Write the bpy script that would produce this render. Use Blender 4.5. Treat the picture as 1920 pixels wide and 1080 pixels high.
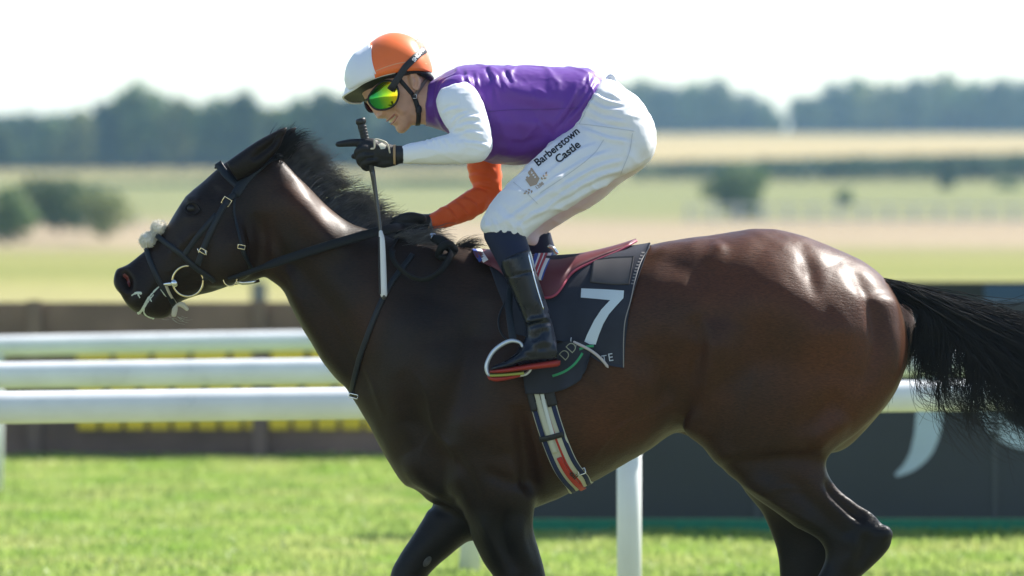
import bpy, bmesh, math, random
import numpy as np
from mathutils import Vector, Matrix
from mathutils.bvhtree import BVHTree

for _o in list(bpy.data.objects):
    bpy.data.objects.remove(_o)
scene = bpy.context.scene
COL = scene.collection
rng = np.random.default_rng(7)
random.seed(7)

# ------------------------------------------------------------------ camera
CAMP = np.array((0.0, -15.0, 1.67))
FPX = 9000.0
PITCH = math.atan(145 / FPX)
cam_d = bpy.data.cameras.new('camera')
cam_d.sensor_width = 36.0
cam_d.lens = FPX / 1920 * 36.0
cam_d.clip_start = 0.5
cam_d.clip_end = 9000
cam_d.dof.use_dof = True
cam_d.dof.focus_distance = 14.78
cam_d.dof.aperture_fstop = 2.7
cam_d.dof.aperture_blades = 9
cam = bpy.data.objects.new('camera', cam_d)
COL.objects.link(cam)
cam.location = CAMP
cam.rotation_euler = (math.pi / 2 - PITCH, 0, 0)
scene.camera = cam

# ------------------------------------------------------------------ light
SUN_DIR = Vector((0.57, 0.46, 0.75)).normalized()      # towards the sun: high, behind and to the right
sun_elev = math.asin(SUN_DIR.z)
sun_az = math.atan2(SUN_DIR.x, SUN_DIR.y)
world = bpy.data.worlds.new('World')
scene.world = world
world.use_nodes = True
wn = world.node_tree
wn.nodes.clear()
w_out = wn.nodes.new('ShaderNodeOutputWorld')
w_bg = wn.nodes.new('ShaderNodeBackground')
w_sky = wn.nodes.new('ShaderNodeTexSky')
w_sky.sky_type = 'NISHITA'
w_sky.sun_disc = False
w_sky.sun_elevation = sun_elev
w_sky.sun_rotation = sun_az
w_sky.air_density = 1.0
w_sky.dust_density = 0.3
w_sky.ozone_density = 1.0
w_bg.inputs['Strength'].default_value = 0.10
wn.links.new(w_sky.outputs[0], w_bg.inputs['Color'])
wn.links.new(w_bg.outputs[0], w_out.inputs['Surface'])
sun_d = bpy.data.lights.new('sun', 'SUN')
sun_d.energy = 5.0
sun_d.angle = math.radians(0.53)
sun_d.color = (1.0, 0.955, 0.88)
sun = bpy.data.objects.new('sun', sun_d)
COL.objects.link(sun)
sun.rotation_euler = SUN_DIR.to_track_quat('Z', 'Y').to_euler()
sun.location = (8, 6, 12)

vs = scene.view_settings
vs.view_transform = 'Standard'
vs.look = 'None'
vs.exposure = 1.0
vs.gamma = 1.0
vs.use_curve_mapping = False
scene.render.engine = 'CYCLES'
scene.cycles.use_denoising = True
scene.cycles.max_bounces = 8
scene.cycles.volume_bounces = 1
scene.cycles.sample_clamp_indirect = 6.0
scene.cycles.caustics_reflective = False
scene.cycles.caustics_refractive = False

# ------------------------------------------------------------------ measuring: photo pixels <-> world at depth Y
_cf, _sf = math.cos(PITCH), math.sin(PITCH)

def P(px, py, Y=0.0):
    u = (px - 960) / FPX
    v = (540 - py) / FPX
    dy = _cf + v * _sf
    dz = -_sf + v * _cf
    t = (Y - CAMP[1]) / dy
    return np.array((CAMP[0] + u * t, Y, CAMP[2] + dz * t))

def PX(V):
    d = np.asarray(V) - CAMP
    f = d[..., 1] * _cf - d[..., 2] * _sf
    u = d[..., 1] * _sf + d[..., 2] * _cf
    return np.stack((960 + FPX * d[..., 0] / f, 540 - FPX * u / f), -1)

# ------------------------------------------------------------------ materials
def mat(name, base=(0.5, 0.5, 0.5), rough=0.5, spec=0.5, metal=0.0, var=0.0, vscale=12.0, base2=None,
        bump=0.0, bscale=150.0, bstretch=None, sheen=0.0, coat=0.0, coat_rough=0.1, transl=0.0, rvar=0.0, emit=None, detail=5.0, aniso=0.0):
    m = bpy.data.materials.new(name)
    m.use_nodes = True
    nt = m.node_tree
    b = nt.nodes['Principled BSDF']
    out = nt.nodes['Material Output']
    b.inputs['Base Color'].default_value = (*base, 1)
    b.inputs['Roughness'].default_value = rough
    b.inputs['Specular IOR Level'].default_value = spec
    b.inputs['Metallic'].default_value = metal
    b.inputs['Sheen Weight'].default_value = sheen
    b.inputs['Sheen Roughness'].default_value = 0.4
    b.inputs['Coat Weight'].default_value = coat
    b.inputs['Coat Roughness'].default_value = coat_rough
    b.inputs['Anisotropic'].default_value = aniso
    tc = nt.nodes.new('ShaderNodeTexCoord')
    src = tc.outputs['Object']
    if var or base2 or rvar:
        n = nt.nodes.new('ShaderNodeTexNoise')
        n.inputs['Scale'].default_value = vscale
        n.inputs['Detail'].default_value = detail
        nt.links.new(src, n.inputs['Vector'])
        r = nt.nodes.new('ShaderNodeValToRGB')
        r.color_ramp.elements[0].position = 0.33
        r.color_ramp.elements[1].position = 0.67
        c0 = [max(0, c * (1 - var)) for c in base]
        c1 = [min(1, c * (1 + var)) for c in base] if base2 is None else list(base2)
        r.color_ramp.elements[0].color = (*c0, 1)
        r.color_ramp.elements[1].color = (*c1, 1)
        nt.links.new(n.outputs['Fac'], r.inputs['Fac'])
        nt.links.new(r.outputs['Color'], b.inputs['Base Color'])
        if rvar:
            mr = nt.nodes.new('ShaderNodeMapRange')
            mr.inputs['To Min'].default_value = max(0.02, rough - rvar)
            mr.inputs['To Max'].default_value = min(1, rough + rvar)
            mr.inputs['From Min'].default_value = 0.3
            mr.inputs['From Max'].default_value = 0.7
            nt.links.new(n.outputs['Fac'], mr.inputs['Value'])
            nt.links.new(mr.outputs['Result'], b.inputs['Roughness'])
    if bump:
        n2 = nt.nodes.new('ShaderNodeTexNoise')
        n2.inputs['Scale'].default_value = bscale
        n2.inputs['Detail'].default_value = 3
        v = src
        if bstretch:
            mp = nt.nodes.new('ShaderNodeMapping')
            mp.inputs['Scale'].default_value = bstretch[:3]
            if len(bstretch) > 3:
                mp.inputs['Rotation'].default_value = bstretch[3:6]
            nt.links.new(src, mp.inputs['Vector'])
            v = mp.outputs['Vector']
        nt.links.new(v, n2.inputs['Vector'])
        bp = nt.nodes.new('ShaderNodeBump')
        bp.inputs['Strength'].default_value = bump
        bp.inputs['Distance'].default_value = 0.004
        nt.links.new(n2.outputs['Fac'], bp.inputs['Height'])
        nt.links.new(bp.outputs['Normal'], b.inputs['Normal'])
    if transl:
        t = nt.nodes.new('ShaderNodeBsdfTranslucent')
        if b.inputs['Base Color'].is_linked:
            nt.links.new(b.inputs['Base Color'].links[0].from_socket, t.inputs['Color'])
        else:
            t.inputs['Color'].default_value = (*base, 1)
        mx = nt.nodes.new('ShaderNodeMixShader')
        mx.inputs['Fac'].default_value = transl
        nt.links.new(b.outputs['BSDF'], mx.inputs[1])
        nt.links.new(t.outputs['BSDF'], mx.inputs[2])
        nt.links.new(mx.outputs['Shader'], out.inputs['Surface'])
    if emit:
        b.inputs['Emission Color'].default_value = (*emit[:3], 1)
        b.inputs['Emission Strength'].default_value = emit[3]
    return m

# ------------------------------------------------------------------ mesh helpers
def mesh_from(name, V, F, smooth=True):
    """V (n,3) array; F list of index tuples or a (m,k) array, or a list of such arrays."""
    me = bpy.data.meshes.new(name)
    V = np.asarray(V, dtype=np.float32)
    groups = []
    if isinstance(F, np.ndarray):
        groups = [F]
    elif len(F) and isinstance(F[0], np.ndarray) and F[0].ndim == 2:
        groups = list(F)
    else:
        by = {}
        for f in F:
            by.setdefault(len(f), []).append(f)
        groups = [np.array(g) for g in by.values()]
    loops = np.concatenate([g.reshape(-1) for g in groups]).astype(np.int32)
    tot = np.concatenate([np.full(len(g), g.shape[1]) for g in groups]).astype(np.int32)
    start = np.concatenate(([0], np.cumsum(tot)[:-1])).astype(np.int32)
    me.vertices.add(len(V)); me.vertices.foreach_set('co', V.reshape(-1))
    me.loops.add(len(loops)); me.loops.foreach_set('vertex_index', loops)
    me.polygons.add(len(tot)); me.polygons.foreach_set('loop_start', start)
    me.polygons.foreach_set('loop_total', tot)
    me.polygons.foreach_set('use_smooth', np.full(len(tot), smooth))
    me.update(calc_edges=True)
    me.validate()
    return me

def tag(o, label=None, cat=None, group=None, kind=None):
    if label: o['label'] = label
    if cat: o['category'] = cat
    if group: o['group'] = group
    if kind: o['kind'] = kind
    return o

def empty(name, loc, label=None, cat=None, group=None):
    o = bpy.data.objects.new(name, None)
    o.empty_display_size = 0.1
    COL.objects.link(o)
    o.location = [float(c) for c in loc]
    return tag(o, label, cat, group)

def root_loc(o):
    l = Vector((0, 0, 0))
    while o is not None:
        l = l + o.location
        o = o.parent
    return np.array(l)

def obj(name, V, F, m, parent=None, smooth=True, label=None, cat=None, group=None, kind=None, origin=None):
    V = np.asarray(V, dtype=float)
    if parent is not None:
        V = V - root_loc(parent)
    elif origin is not None:
        V = V - np.asarray(origin)
    me = mesh_from(name, V, F, smooth)
    if m is not None:
        me.materials.append(m)
    o = bpy.data.objects.new(name, me)
    COL.objects.link(o)
    if parent is not None:
        o.parent = parent
    elif origin is not None:
        o.location = [float(c) for c in origin]
    return tag(o, label, cat, group, kind)

def join(parts):
    Vs, Fs, k = [], [], 0
    for V, F in parts:
        V = np.asarray(V, dtype=float)
        Vs.append(V)
        if isinstance(F, np.ndarray):
            Fs += [tuple(int(i) + k for i in f) for f in F]
        else:
            Fs += [tuple(int(i) + k for i in f) for f in F]
        k += len(V)
    return np.concatenate(Vs), Fs

def crom(A, seg):
    A = np.asarray(A, dtype=float)
    n = len(A)
    out = []
    for i in range(n - 1):
        p0 = A[max(i - 1, 0)]; p1 = A[i]; p2 = A[i + 1]; p3 = A[min(i + 2, n - 1)]
        if i == 0: p0 = 2 * p1 - p2
        if i == n - 2: p3 = 2 * p2 - p1
        for k in range(seg):
            t = k / seg
            out.append(0.5 * ((2 * p1) + (-p0 + p2) * t + (2 * p0 - 5 * p1 + 4 * p2 - p3) * t * t + (-p0 + 3 * p1 - 3 * p2 + p3) * t ** 3))
    out.append(A[-1])
    return np.array(out)

def rings_faces(nr, n, close=True, wrap=True):
    F = []
    for i in range(nr - 1):
        for j in range(n if wrap else n - 1):
            a = i * n + j; b = i * n + (j + 1) % n
            F.append((a, b, b + n, a + n))
    return F

def loft(secs, seg=5, n=40, caps=True):
    """sections (ax, ay, bx, by, half-width[, Y, exponent, bias]) measured on the photograph at depth Y"""
    rows = []
    for s in secs:
        s = list(s) + [0.0, 1.0, 0.0][len(s) - 5:] if len(s) < 8 else list(s)
        rows.append(s)
    R = crom(rows, seg)
    t = np.linspace(0, 2 * np.pi, n, endpoint=False)
    c, s_ = np.cos(t), np.sin(t)
    V = []
    for ax, ay, bx, by, w, Y, e, bias in R:
        A, B = P(ax, ay, Y), P(bx, by, Y)
        C = (A + B) / 2; H = (A - B) / 2
        cc = np.sign(c) * np.abs(c) ** e
        ss = np.sign(s_) * np.abs(s_) ** e
        ring = C + cc[:, None] * H
        ring[:, 1] += w * ss * (1 + bias * c)
        V.append(ring)
    nr = len(V)
    V = np.concatenate(V)
    F = rings_faces(nr, n)
    if caps:
        a = len(V)
        V = np.vstack((V, V[:n].mean(0), V[(nr - 1) * n:nr * n].mean(0)))
        for j in range(n):
            F.append(((j + 1) % n, j, a))
            F.append(((nr - 1) * n + j, (nr - 1) * n + (j + 1) % n, a + 1))
    return V, F

def frames(pts, up=(0, 1, 0)):
    pts = np.asarray(pts, dtype=float)
    T = np.gradient(pts, axis=0)
    T /= np.linalg.norm(T, axis=1)[:, None] + 1e-12
    N = np.zeros_like(T)
    u = np.array(up, dtype=float)
    for i in range(len(pts)):
        nn = u - T[i] * np.dot(u, T[i])
        if np.linalg.norm(nn) < 1e-4:
            nn = np.array((1.0, 0, 0)) - T[i] * T[i][0]
        nn /= np.linalg.norm(nn)
        N[i] = nn
        u = nn
    B = np.cross(T, N)
    return T, N, B

def tube(pts, r, n=10, seg=4, up=(0, 1, 0), caps=True, round_ends=True):
    """tapered tube through 3-D points; r scalar / list / list of (r_up, r_side)"""
    pts = np.asarray(pts, dtype=float)
    if np.isscalar(r): r = [r] * len(pts)
    r = np.array([(q, q) if np.isscalar(q) else q for q in r], dtype=float)
    D = crom(np.hstack((pts, r)), seg) if seg > 1 else np.hstack((pts, r))
    pts, r = D[:, :3], D[:, 3:]
    if round_ends and caps:
        T = np.gradient(pts, axis=0); T /= np.linalg.norm(T, axis=1)[:, None] + 1e-12
        a0, a1 = r[0].mean(), r[-1].mean()
        pre_p, pre_r, po_p, po_r = [], [], [], []
        for q in (0.15, 0.55, 0.85):
            pre_p.append(pts[0] - T[0] * a0 * math.sqrt(1 - q * q)); pre_r.append(r[0] * q)
            po_p.append(pts[-1] + T[-1] * a1 * math.sqrt(1 - q * q)); po_r.append(r[-1] * q)
        pts = np.vstack((pre_p, pts, po_p[::-1])); r = np.vstack((pre_r, r, po_r[::-1]))
    T, N, B = frames(pts, up)
    t = np.linspace(0, 2 * np.pi, n, endpoint=False)
    V = (pts[:, None, :] + N[:, None, :] * (np.cos(t)[None, :, None] * r[:, 0][:, None, None])
         + B[:, None, :] * (np.sin(t)[None, :, None] * r[:, 1][:, None, None])).reshape(-1, 3)
    nr = len(pts)
    F = rings_faces(nr, n)
    if caps:
        F.append(tuple(range(n))[::-1]); F.append(tuple((nr - 1) * n + j for j in range(n)))
    return V, F

def ribbon(pts, nrm, width, thick, closed=False):
    """strap with a real thickness: points on a surface with outward normals"""
    pts = np.asarray(pts, dtype=float); nrm = np.asarray(nrm, dtype=float)
    m = len(pts)
    if closed:
        T = np.roll(pts, -1, 0) - np.roll(pts, 1, 0)
    else:
        T = np.gradient(pts, axis=0)
    T /= np.linalg.norm(T, axis=1)[:, None] + 1e-12
    S = np.cross(T, nrm); S /= np.linalg.norm(S, axis=1)[:, None] + 1e-12
    Nn = np.cross(S, T)
    w = np.broadcast_to(np.asarray(width, dtype=float), (m,))[:, None] / 2
    e = thick * 0.35
    prof = [pts - S * w, pts - S * w + Nn * (thick - e), pts - S * (w - e) + Nn * thick,
            pts + S * (w - e) + Nn * thick, pts + S * w + Nn * (thick - e), pts + S * w]
    V = np.stack(prof, 1).reshape(-1, 3)
    F = []
    q = 6
    for i in range(m if closed else m - 1):
        i2 = (i + 1) % m
        for j in range(q):
            F.append((i * q + j, i * q + (j + 1) % q, i2 * q + (j + 1) % q, i2 * q + j))
    if not closed:
        F.append(tuple(range(q))[::-1]); F.append(tuple((m - 1) * q + j for j in range(q)))
    return V, F

def remesh(parts, voxel):
    V, F = join(parts)
    me = mesh_from('tmp', V, F)
    o = bpy.data.objects.new('tmp', me)
    COL.objects.link(o)
    md = o.modifiers.new('r', 'REMESH')
    md.mode = 'VOXEL'
    md.voxel_size = voxel
    dg = bpy.context.evaluated_depsgraph_get()
    ev = o.evaluated_get(dg)
    m2 = ev.to_mesh()
    nv = len(m2.vertices)
    V = np.empty(nv * 3, dtype=np.float32); m2.vertices.foreach_get('co', V)
    V = V.reshape(-1, 3).astype(float)
    nf = len(m2.polygons)
    tot = np.empty(nf, dtype=np.int32); m2.polygons.foreach_get('loop_total', tot)
    li = np.empty(len(m2.loops), dtype=np.int32); m2.loops.foreach_get('vertex_index', li)
    if (tot == 4).all():
        F = li.reshape(-1, 4)
    else:
        st = np.concatenate(([0], np.cumsum(tot)[:-1]))
        F = [li[a:a + b] for a, b in zip(st, tot)]
        F = np.array([f if len(f) == 4 else (f[0], f[1], f[2], f[2]) for f in F])
    ev.to_mesh_clear()
    bpy.data.objects.remove(o); bpy.data.meshes.remove(me)
    return V, F

def edges_of(F):
    E = np.concatenate((F[:, [0, 1]], F[:, [1, 2]], F[:, [2, 3]], F[:, [3, 0]]))
    E = np.sort(E, axis=1)
    return np.unique(E, axis=0)

def smooth(V, F, it=10, lam=0.5, mask=None, taubin=False):
    E = edges_of(F)
    n = len(V)
    deg = np.bincount(E.reshape(-1), minlength=n)[:, None].astype(float)
    deg[deg == 0] = 1
    V = V.copy()
    for k in range(it):
        L = lam if not (taubin and k % 2) else -lam * 1.04
        A = np.empty_like(V)
        for d in range(3):
            A[:, d] = np.bincount(E[:, 0], V[E[:, 1], d], n) + np.bincount(E[:, 1], V[E[:, 0], d], n)
        D = (A / deg - V) * L
        if mask is not None:
            D *= mask[:, None]
        V += D
    return V

def normals(V, F):
    n1 = np.cross(V[F[:, 2]] - V[F[:, 0]], V[F[:, 3]] - V[F[:, 1]])
    N = np.zeros_like(V)
    for k in range(4):
        for d in range(3):
            N[:, d] += np.bincount(F[:, k], n1[:, d], len(V))
    N /= np.linalg.norm(N, axis=1)[:, None] + 1e-12
    return N

def seg_dist(Q, pts):
    """distance of 2-D points Q from a polyline and the arc parameter 0..1 of the nearest point"""
    pts = np.asarray(pts, dtype=float)
    L = np.concatenate(([0], np.cumsum(np.linalg.norm(np.diff(pts, axis=0), axis=1))))
    best = np.full(len(Q), 1e9); par = np.zeros(len(Q)); side = np.zeros(len(Q))
    for i in range(len(pts) - 1):
        a, b = pts[i], pts[i + 1]
        ab = b - a
        t = np.clip(((Q - a) @ ab) / (ab @ ab), 0, 1)
        D = Q - (a + t[:, None] * ab)
        d = np.linalg.norm(D, axis=1)
        m = d < best
        best[m] = d[m]
        par[m] = ((L[i] + t * np.linalg.norm(ab)) / L[-1])[m]
        side[m] = np.sign(ab[0] * D[:, 1] - ab[1] * D[:, 0])[m]
    return best, par, side

def sculpt(V, F, strokes, side='near', yc=None):
    """move the surface along its normals: strokes (points, radius px, depth m[, taper, sharp])"""
    N = normals(V, F)
    if side == 'near':
        mk = np.clip((0.35 - N[:, 1]) / 0.5, 0, 1)
    elif side == 'far':
        mk = np.clip((0.35 + N[:, 1]) / 0.5, 0, 1)
    else:
        mk = np.ones(len(V))
    if yc is not None:
        mk = mk * np.where(V[:, 1] < yc, 1, 0) if side == 'near' else mk
    V = V.copy()
    for s in strokes:
        pts, r, dep = s[0], s[1], s[2]
        taper = s[3] if len(s) > 3 else 0.25
        if len(pts) > 2:
            pts = crom(pts, 6)
        Q = PX(V)
        lo = np.min(pts, axis=0) - 3 * r; hi = np.max(pts, axis=0) + 3 * r
        idx = np.where((Q[:, 0] > lo[0]) & (Q[:, 0] < hi[0]) & (Q[:, 1] > lo[1]) & (Q[:, 1] < hi[1]) & (mk > 0.01))[0]
        if not len(idx): continue
        if len(pts) == 1:
            d = np.linalg.norm(Q[idx] - np.asarray(pts[0]), axis=1); w = np.exp(-(d / r) ** 2)
        else:
            d, par, _ = seg_dist(Q[idx], pts)
            w = np.exp(-(d / r) ** 2)
            if taper > 0:
                w *= np.clip(np.minimum(par, 1 - par) / taper, 0, 1) ** 0.7
        V[idx] += N[idx] * (dep * w * mk[idx])[:, None]
    return V

def crumple(V, F, amp, scale, stretch=(1, 1, 1), seed=0.0, ridged=True):
    """soft random cloth buckling along the normals"""
    from mathutils import noise
    N = normals(V, F)
    st = np.asarray(stretch) * scale
    Q = V * st + seed
    h = np.array([noise.noise(q) + noise.noise((q[0] * 2.1, q[1] * 2.1, q[2] * 2.1)) * 0.35 for q in Q.tolist()])
    if ridged:
        h = np.clip(1 - np.abs(h) * 3.2, 0, 1) ** 2 - 0.2
    return V + N * (h * amp)[:, None]

def bvh_of(V, F):
    return BVHTree.FromPolygons([tuple(v) for v in V.tolist()], [tuple(f) for f in (F.tolist() if isinstance(F, np.ndarray) else F)])

def hit_px(bvh, px, py, far=False):
    """surface point and normal under a photo pixel (seen from the camera's side, or from the other side)"""
    if not far:
        o = Vector(CAMP)
        d = (Vector(P(px, py, 0)) - o).normalized()
    else:
        q = Vector(P(px, py, 0))
        o = q + Vector((0, 3, 0)); d = Vector((0, -1, 0))
    loc, nor, i, dist = bvh.ray_cast(o, d)
    return (np.array(loc), np.array(nor)) if loc is not None else (None, None)

def lay(bvh, pts, step=6.0, far=False, lift=0.0, sm=6, Yfall=None):
    """drape a photo-space path over a surface: 3-D points and smoothed normals"""
    pts = np.asarray(pts, dtype=float)
    D = crom(pts, 12)
    L = np.concatenate(([0], np.cumsum(np.linalg.norm(np.diff(D, axis=0), axis=1))))
    k = max(4, int(L[-1] / step))
    q = np.linspace(0, L[-1], k)
    D = np.stack((np.interp(q, L, D[:, 0]), np.interp(q, L, D[:, 1])), 1)
    A, B = [], []
    H = [hit_px(bvh, x, y, far) for x, y in D]
    ok = [i for i, h in enumerate(H) if h[0] is not None]
    for i, (x, y) in enumerate(D):
        p, n = H[i]
        if p is None:
            if ok:
                q = H[min(ok, key=lambda j: abs(j - i))]
                p = P(x, y, q[0][1]); n = q[1]
            else:
                p = P(x, y, 0.0 if Yfall is None else Yfall); n = np.array((0, 1.0 if far else -1.0, 0))
        if (n[1] > 0) != far and abs(n[1]) > 0.2: n = -n
        A.append(p); B.append(n)
    A, B = np.array(A), np.array(B)
    for _ in range(sm):
        A[1:-1] = A[1:-1] * 0.5 + (A[:-2] + A[2:]) * 0.25
        B[1:-1] = B[1:-1] * 0.5 + (B[:-2] + B[2:]) * 0.25
    B /= np.linalg.norm(B, axis=1)[:, None]
    return A + B * lift, B

def loop_on(bvh, a, b, n=64, lift=0.002, out=0.6, ang=(0, 360), slant=0.0, sm=4):
    """strap path round a body in the plane through photo points a, b and the depth axis"""
    A, B = P(*a), P(*b)
    C = (A + B) / 2
    u = (A - B) / np.linalg.norm(A - B)
    v = np.array((0, -1.0, 0))
    pts, nr = [], []
    full = ang[1] - ang[0] >= 360
    ts = np.radians(np.linspace(ang[0], ang[1], n, endpoint=not full))
    for t in ts:
        d = u * math.cos(t) + v * math.sin(t)
        o = C + d * out
        loc, no, i, ds = bvh.ray_cast(Vector(o), Vector(-d))
        if loc is None: continue
        no = np.array(no)
        if no @ d < 0: no = -no
        pts.append(np.array(loc)); nr.append(no)
    pts, nr = np.array(pts), np.array(nr)
    for _ in range(sm):
        if full:
            pts = pts * .5 + (np.roll(pts, 1, 0) + np.roll(pts, -1, 0)) * .25
            nr = nr * .5 + (np.roll(nr, 1, 0) + np.roll(nr, -1, 0)) * .25
        else:
            pts[1:-1] = pts[1:-1] * .5 + (pts[:-2] + pts[2:]) * .25
            nr[1:-1] = nr[1:-1] * .5 + (nr[:-2] + nr[2:]) * .25
    nr /= np.linalg.norm(nr, axis=1)[:, None]
    return pts + nr * lift, nr

def strands(roots, dirs_fn, count, seg=7, r=0.0012, seed=1, sides=3):
    pass

def hair(paths, r0, r1, sides=3):
    """many strands as one mesh: paths (m, k, 3); radius r0 at the root, r1 at the tip"""
    paths = np.asarray(paths, dtype=float)
    m, k, _ = paths.shape
    T = np.gradient(paths, axis=1)
    T /= np.linalg.norm(T, axis=2)[..., None] + 1e-12
    U = np.broadcast_to(np.array((0.1, 0.97, 0.2)), T.shape)
    N = U - T * (U * T).sum(2)[..., None]
    N /= np.linalg.norm(N, axis=2)[..., None] + 1e-9
    B = np.cross(T, N)
    r = np.broadcast_to(np.linspace(0, 1, k)[None, :], (m, k))
    rr = (np.asarray(r0).reshape(-1, 1) * (1 - r) + np.asarray(r1).reshape(-1, 1) * r)
    t = np.linspace(0, 2 * np.pi, sides, endpoint=False)
    V = (paths[:, :, None, :] + N[:, :, None, :] * (np.cos(t)[None, None, :, None] * rr[:, :, None, None])
         + B[:, :, None, :] * (np.sin(t)[None, None, :, None] * rr[:, :, None, None]))
    V = V.reshape(-1, 3)
    i = np.arange(m)[:, None, None] * (k * sides)
    j = np.arange(k - 1)[None, :, None] * sides
    s = np.arange(sides)[None, None, :]
    s2 = (s + 1) % sides
    F = np.stack((i + j + s, i + j + s2, i + j + sides + s2, i + j + sides + s), -1).reshape(-1, 4)
    return V, F

def box(x0, x1, y0, y1, z0, z1, bev=0.0):
    V = [(x, y, z) for x in (x0, x1) for y in (y0, y1) for z in (z0, z1)]
    F = [(0, 1, 3, 2), (4, 6, 7, 5), (0, 4, 5, 1), (2, 3, 7, 6), (0, 2, 6, 4), (1, 5, 7, 3)]
    if not bev:
        return np.array(V, dtype=float), F
    bm = bmesh.new()
    vs_ = [bm.verts.new(v) for v in V]
    for f in F: bm.faces.new([vs_[i] for i in f])
    bmesh.ops.recalc_face_normals(bm, faces=bm.faces)
    bmesh.ops.bevel(bm, geom=list(bm.edges), offset=bev, segments=2, affect='EDGES')
    bm.verts.index_update()
    V2 = np.array([v.co[:] for v in bm.verts]); F2 = [tuple(v.index for v in f.verts) for f in bm.faces]
    bm.free()
    return V2, F2

def ellipsoid(c, r, nu=14, nv=10, R=None):
    V, F = [], []
    for i in range(nv + 1):
        ph = math.pi * i / nv
        for j in range(nu):
            th = 2 * math.pi * j / nu
            V.append((math.sin(ph) * math.cos(th) * r[0], math.sin(ph) * math.sin(th) * r[1], math.cos(ph) * r[2]))
    for i in range(nv):
        for j in range(nu):
            F.append((i * nu + j, (i + 1) * nu + j, (i + 1) * nu + (j + 1) % nu, i * nu + (j + 1) % nu))
    V = np.array(V)
    if R is not None: V = V @ np.asarray(R).T
    return V + np.asarray(c), F
# ================================================================== the setting
TERR = [(-40, 0), (91, 0), (200, 0.0), (320, 1.45), (500, 5.28), (620, 8.2), (950, 17.0), (1300, 19.5), (6000, 24)]
def terr(d):
    return float(np.interp(d, [t[0] for t in TERR], [t[1] for t in TERR]))
def D(px, d):                       # x position of a photo column at distance d from the camera
    return (px - 960) / FPX * d
def ZP(py, d):                      # height of a photo row at distance d
    return CAMP[2] - (py - 395) / FPX * d

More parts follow.
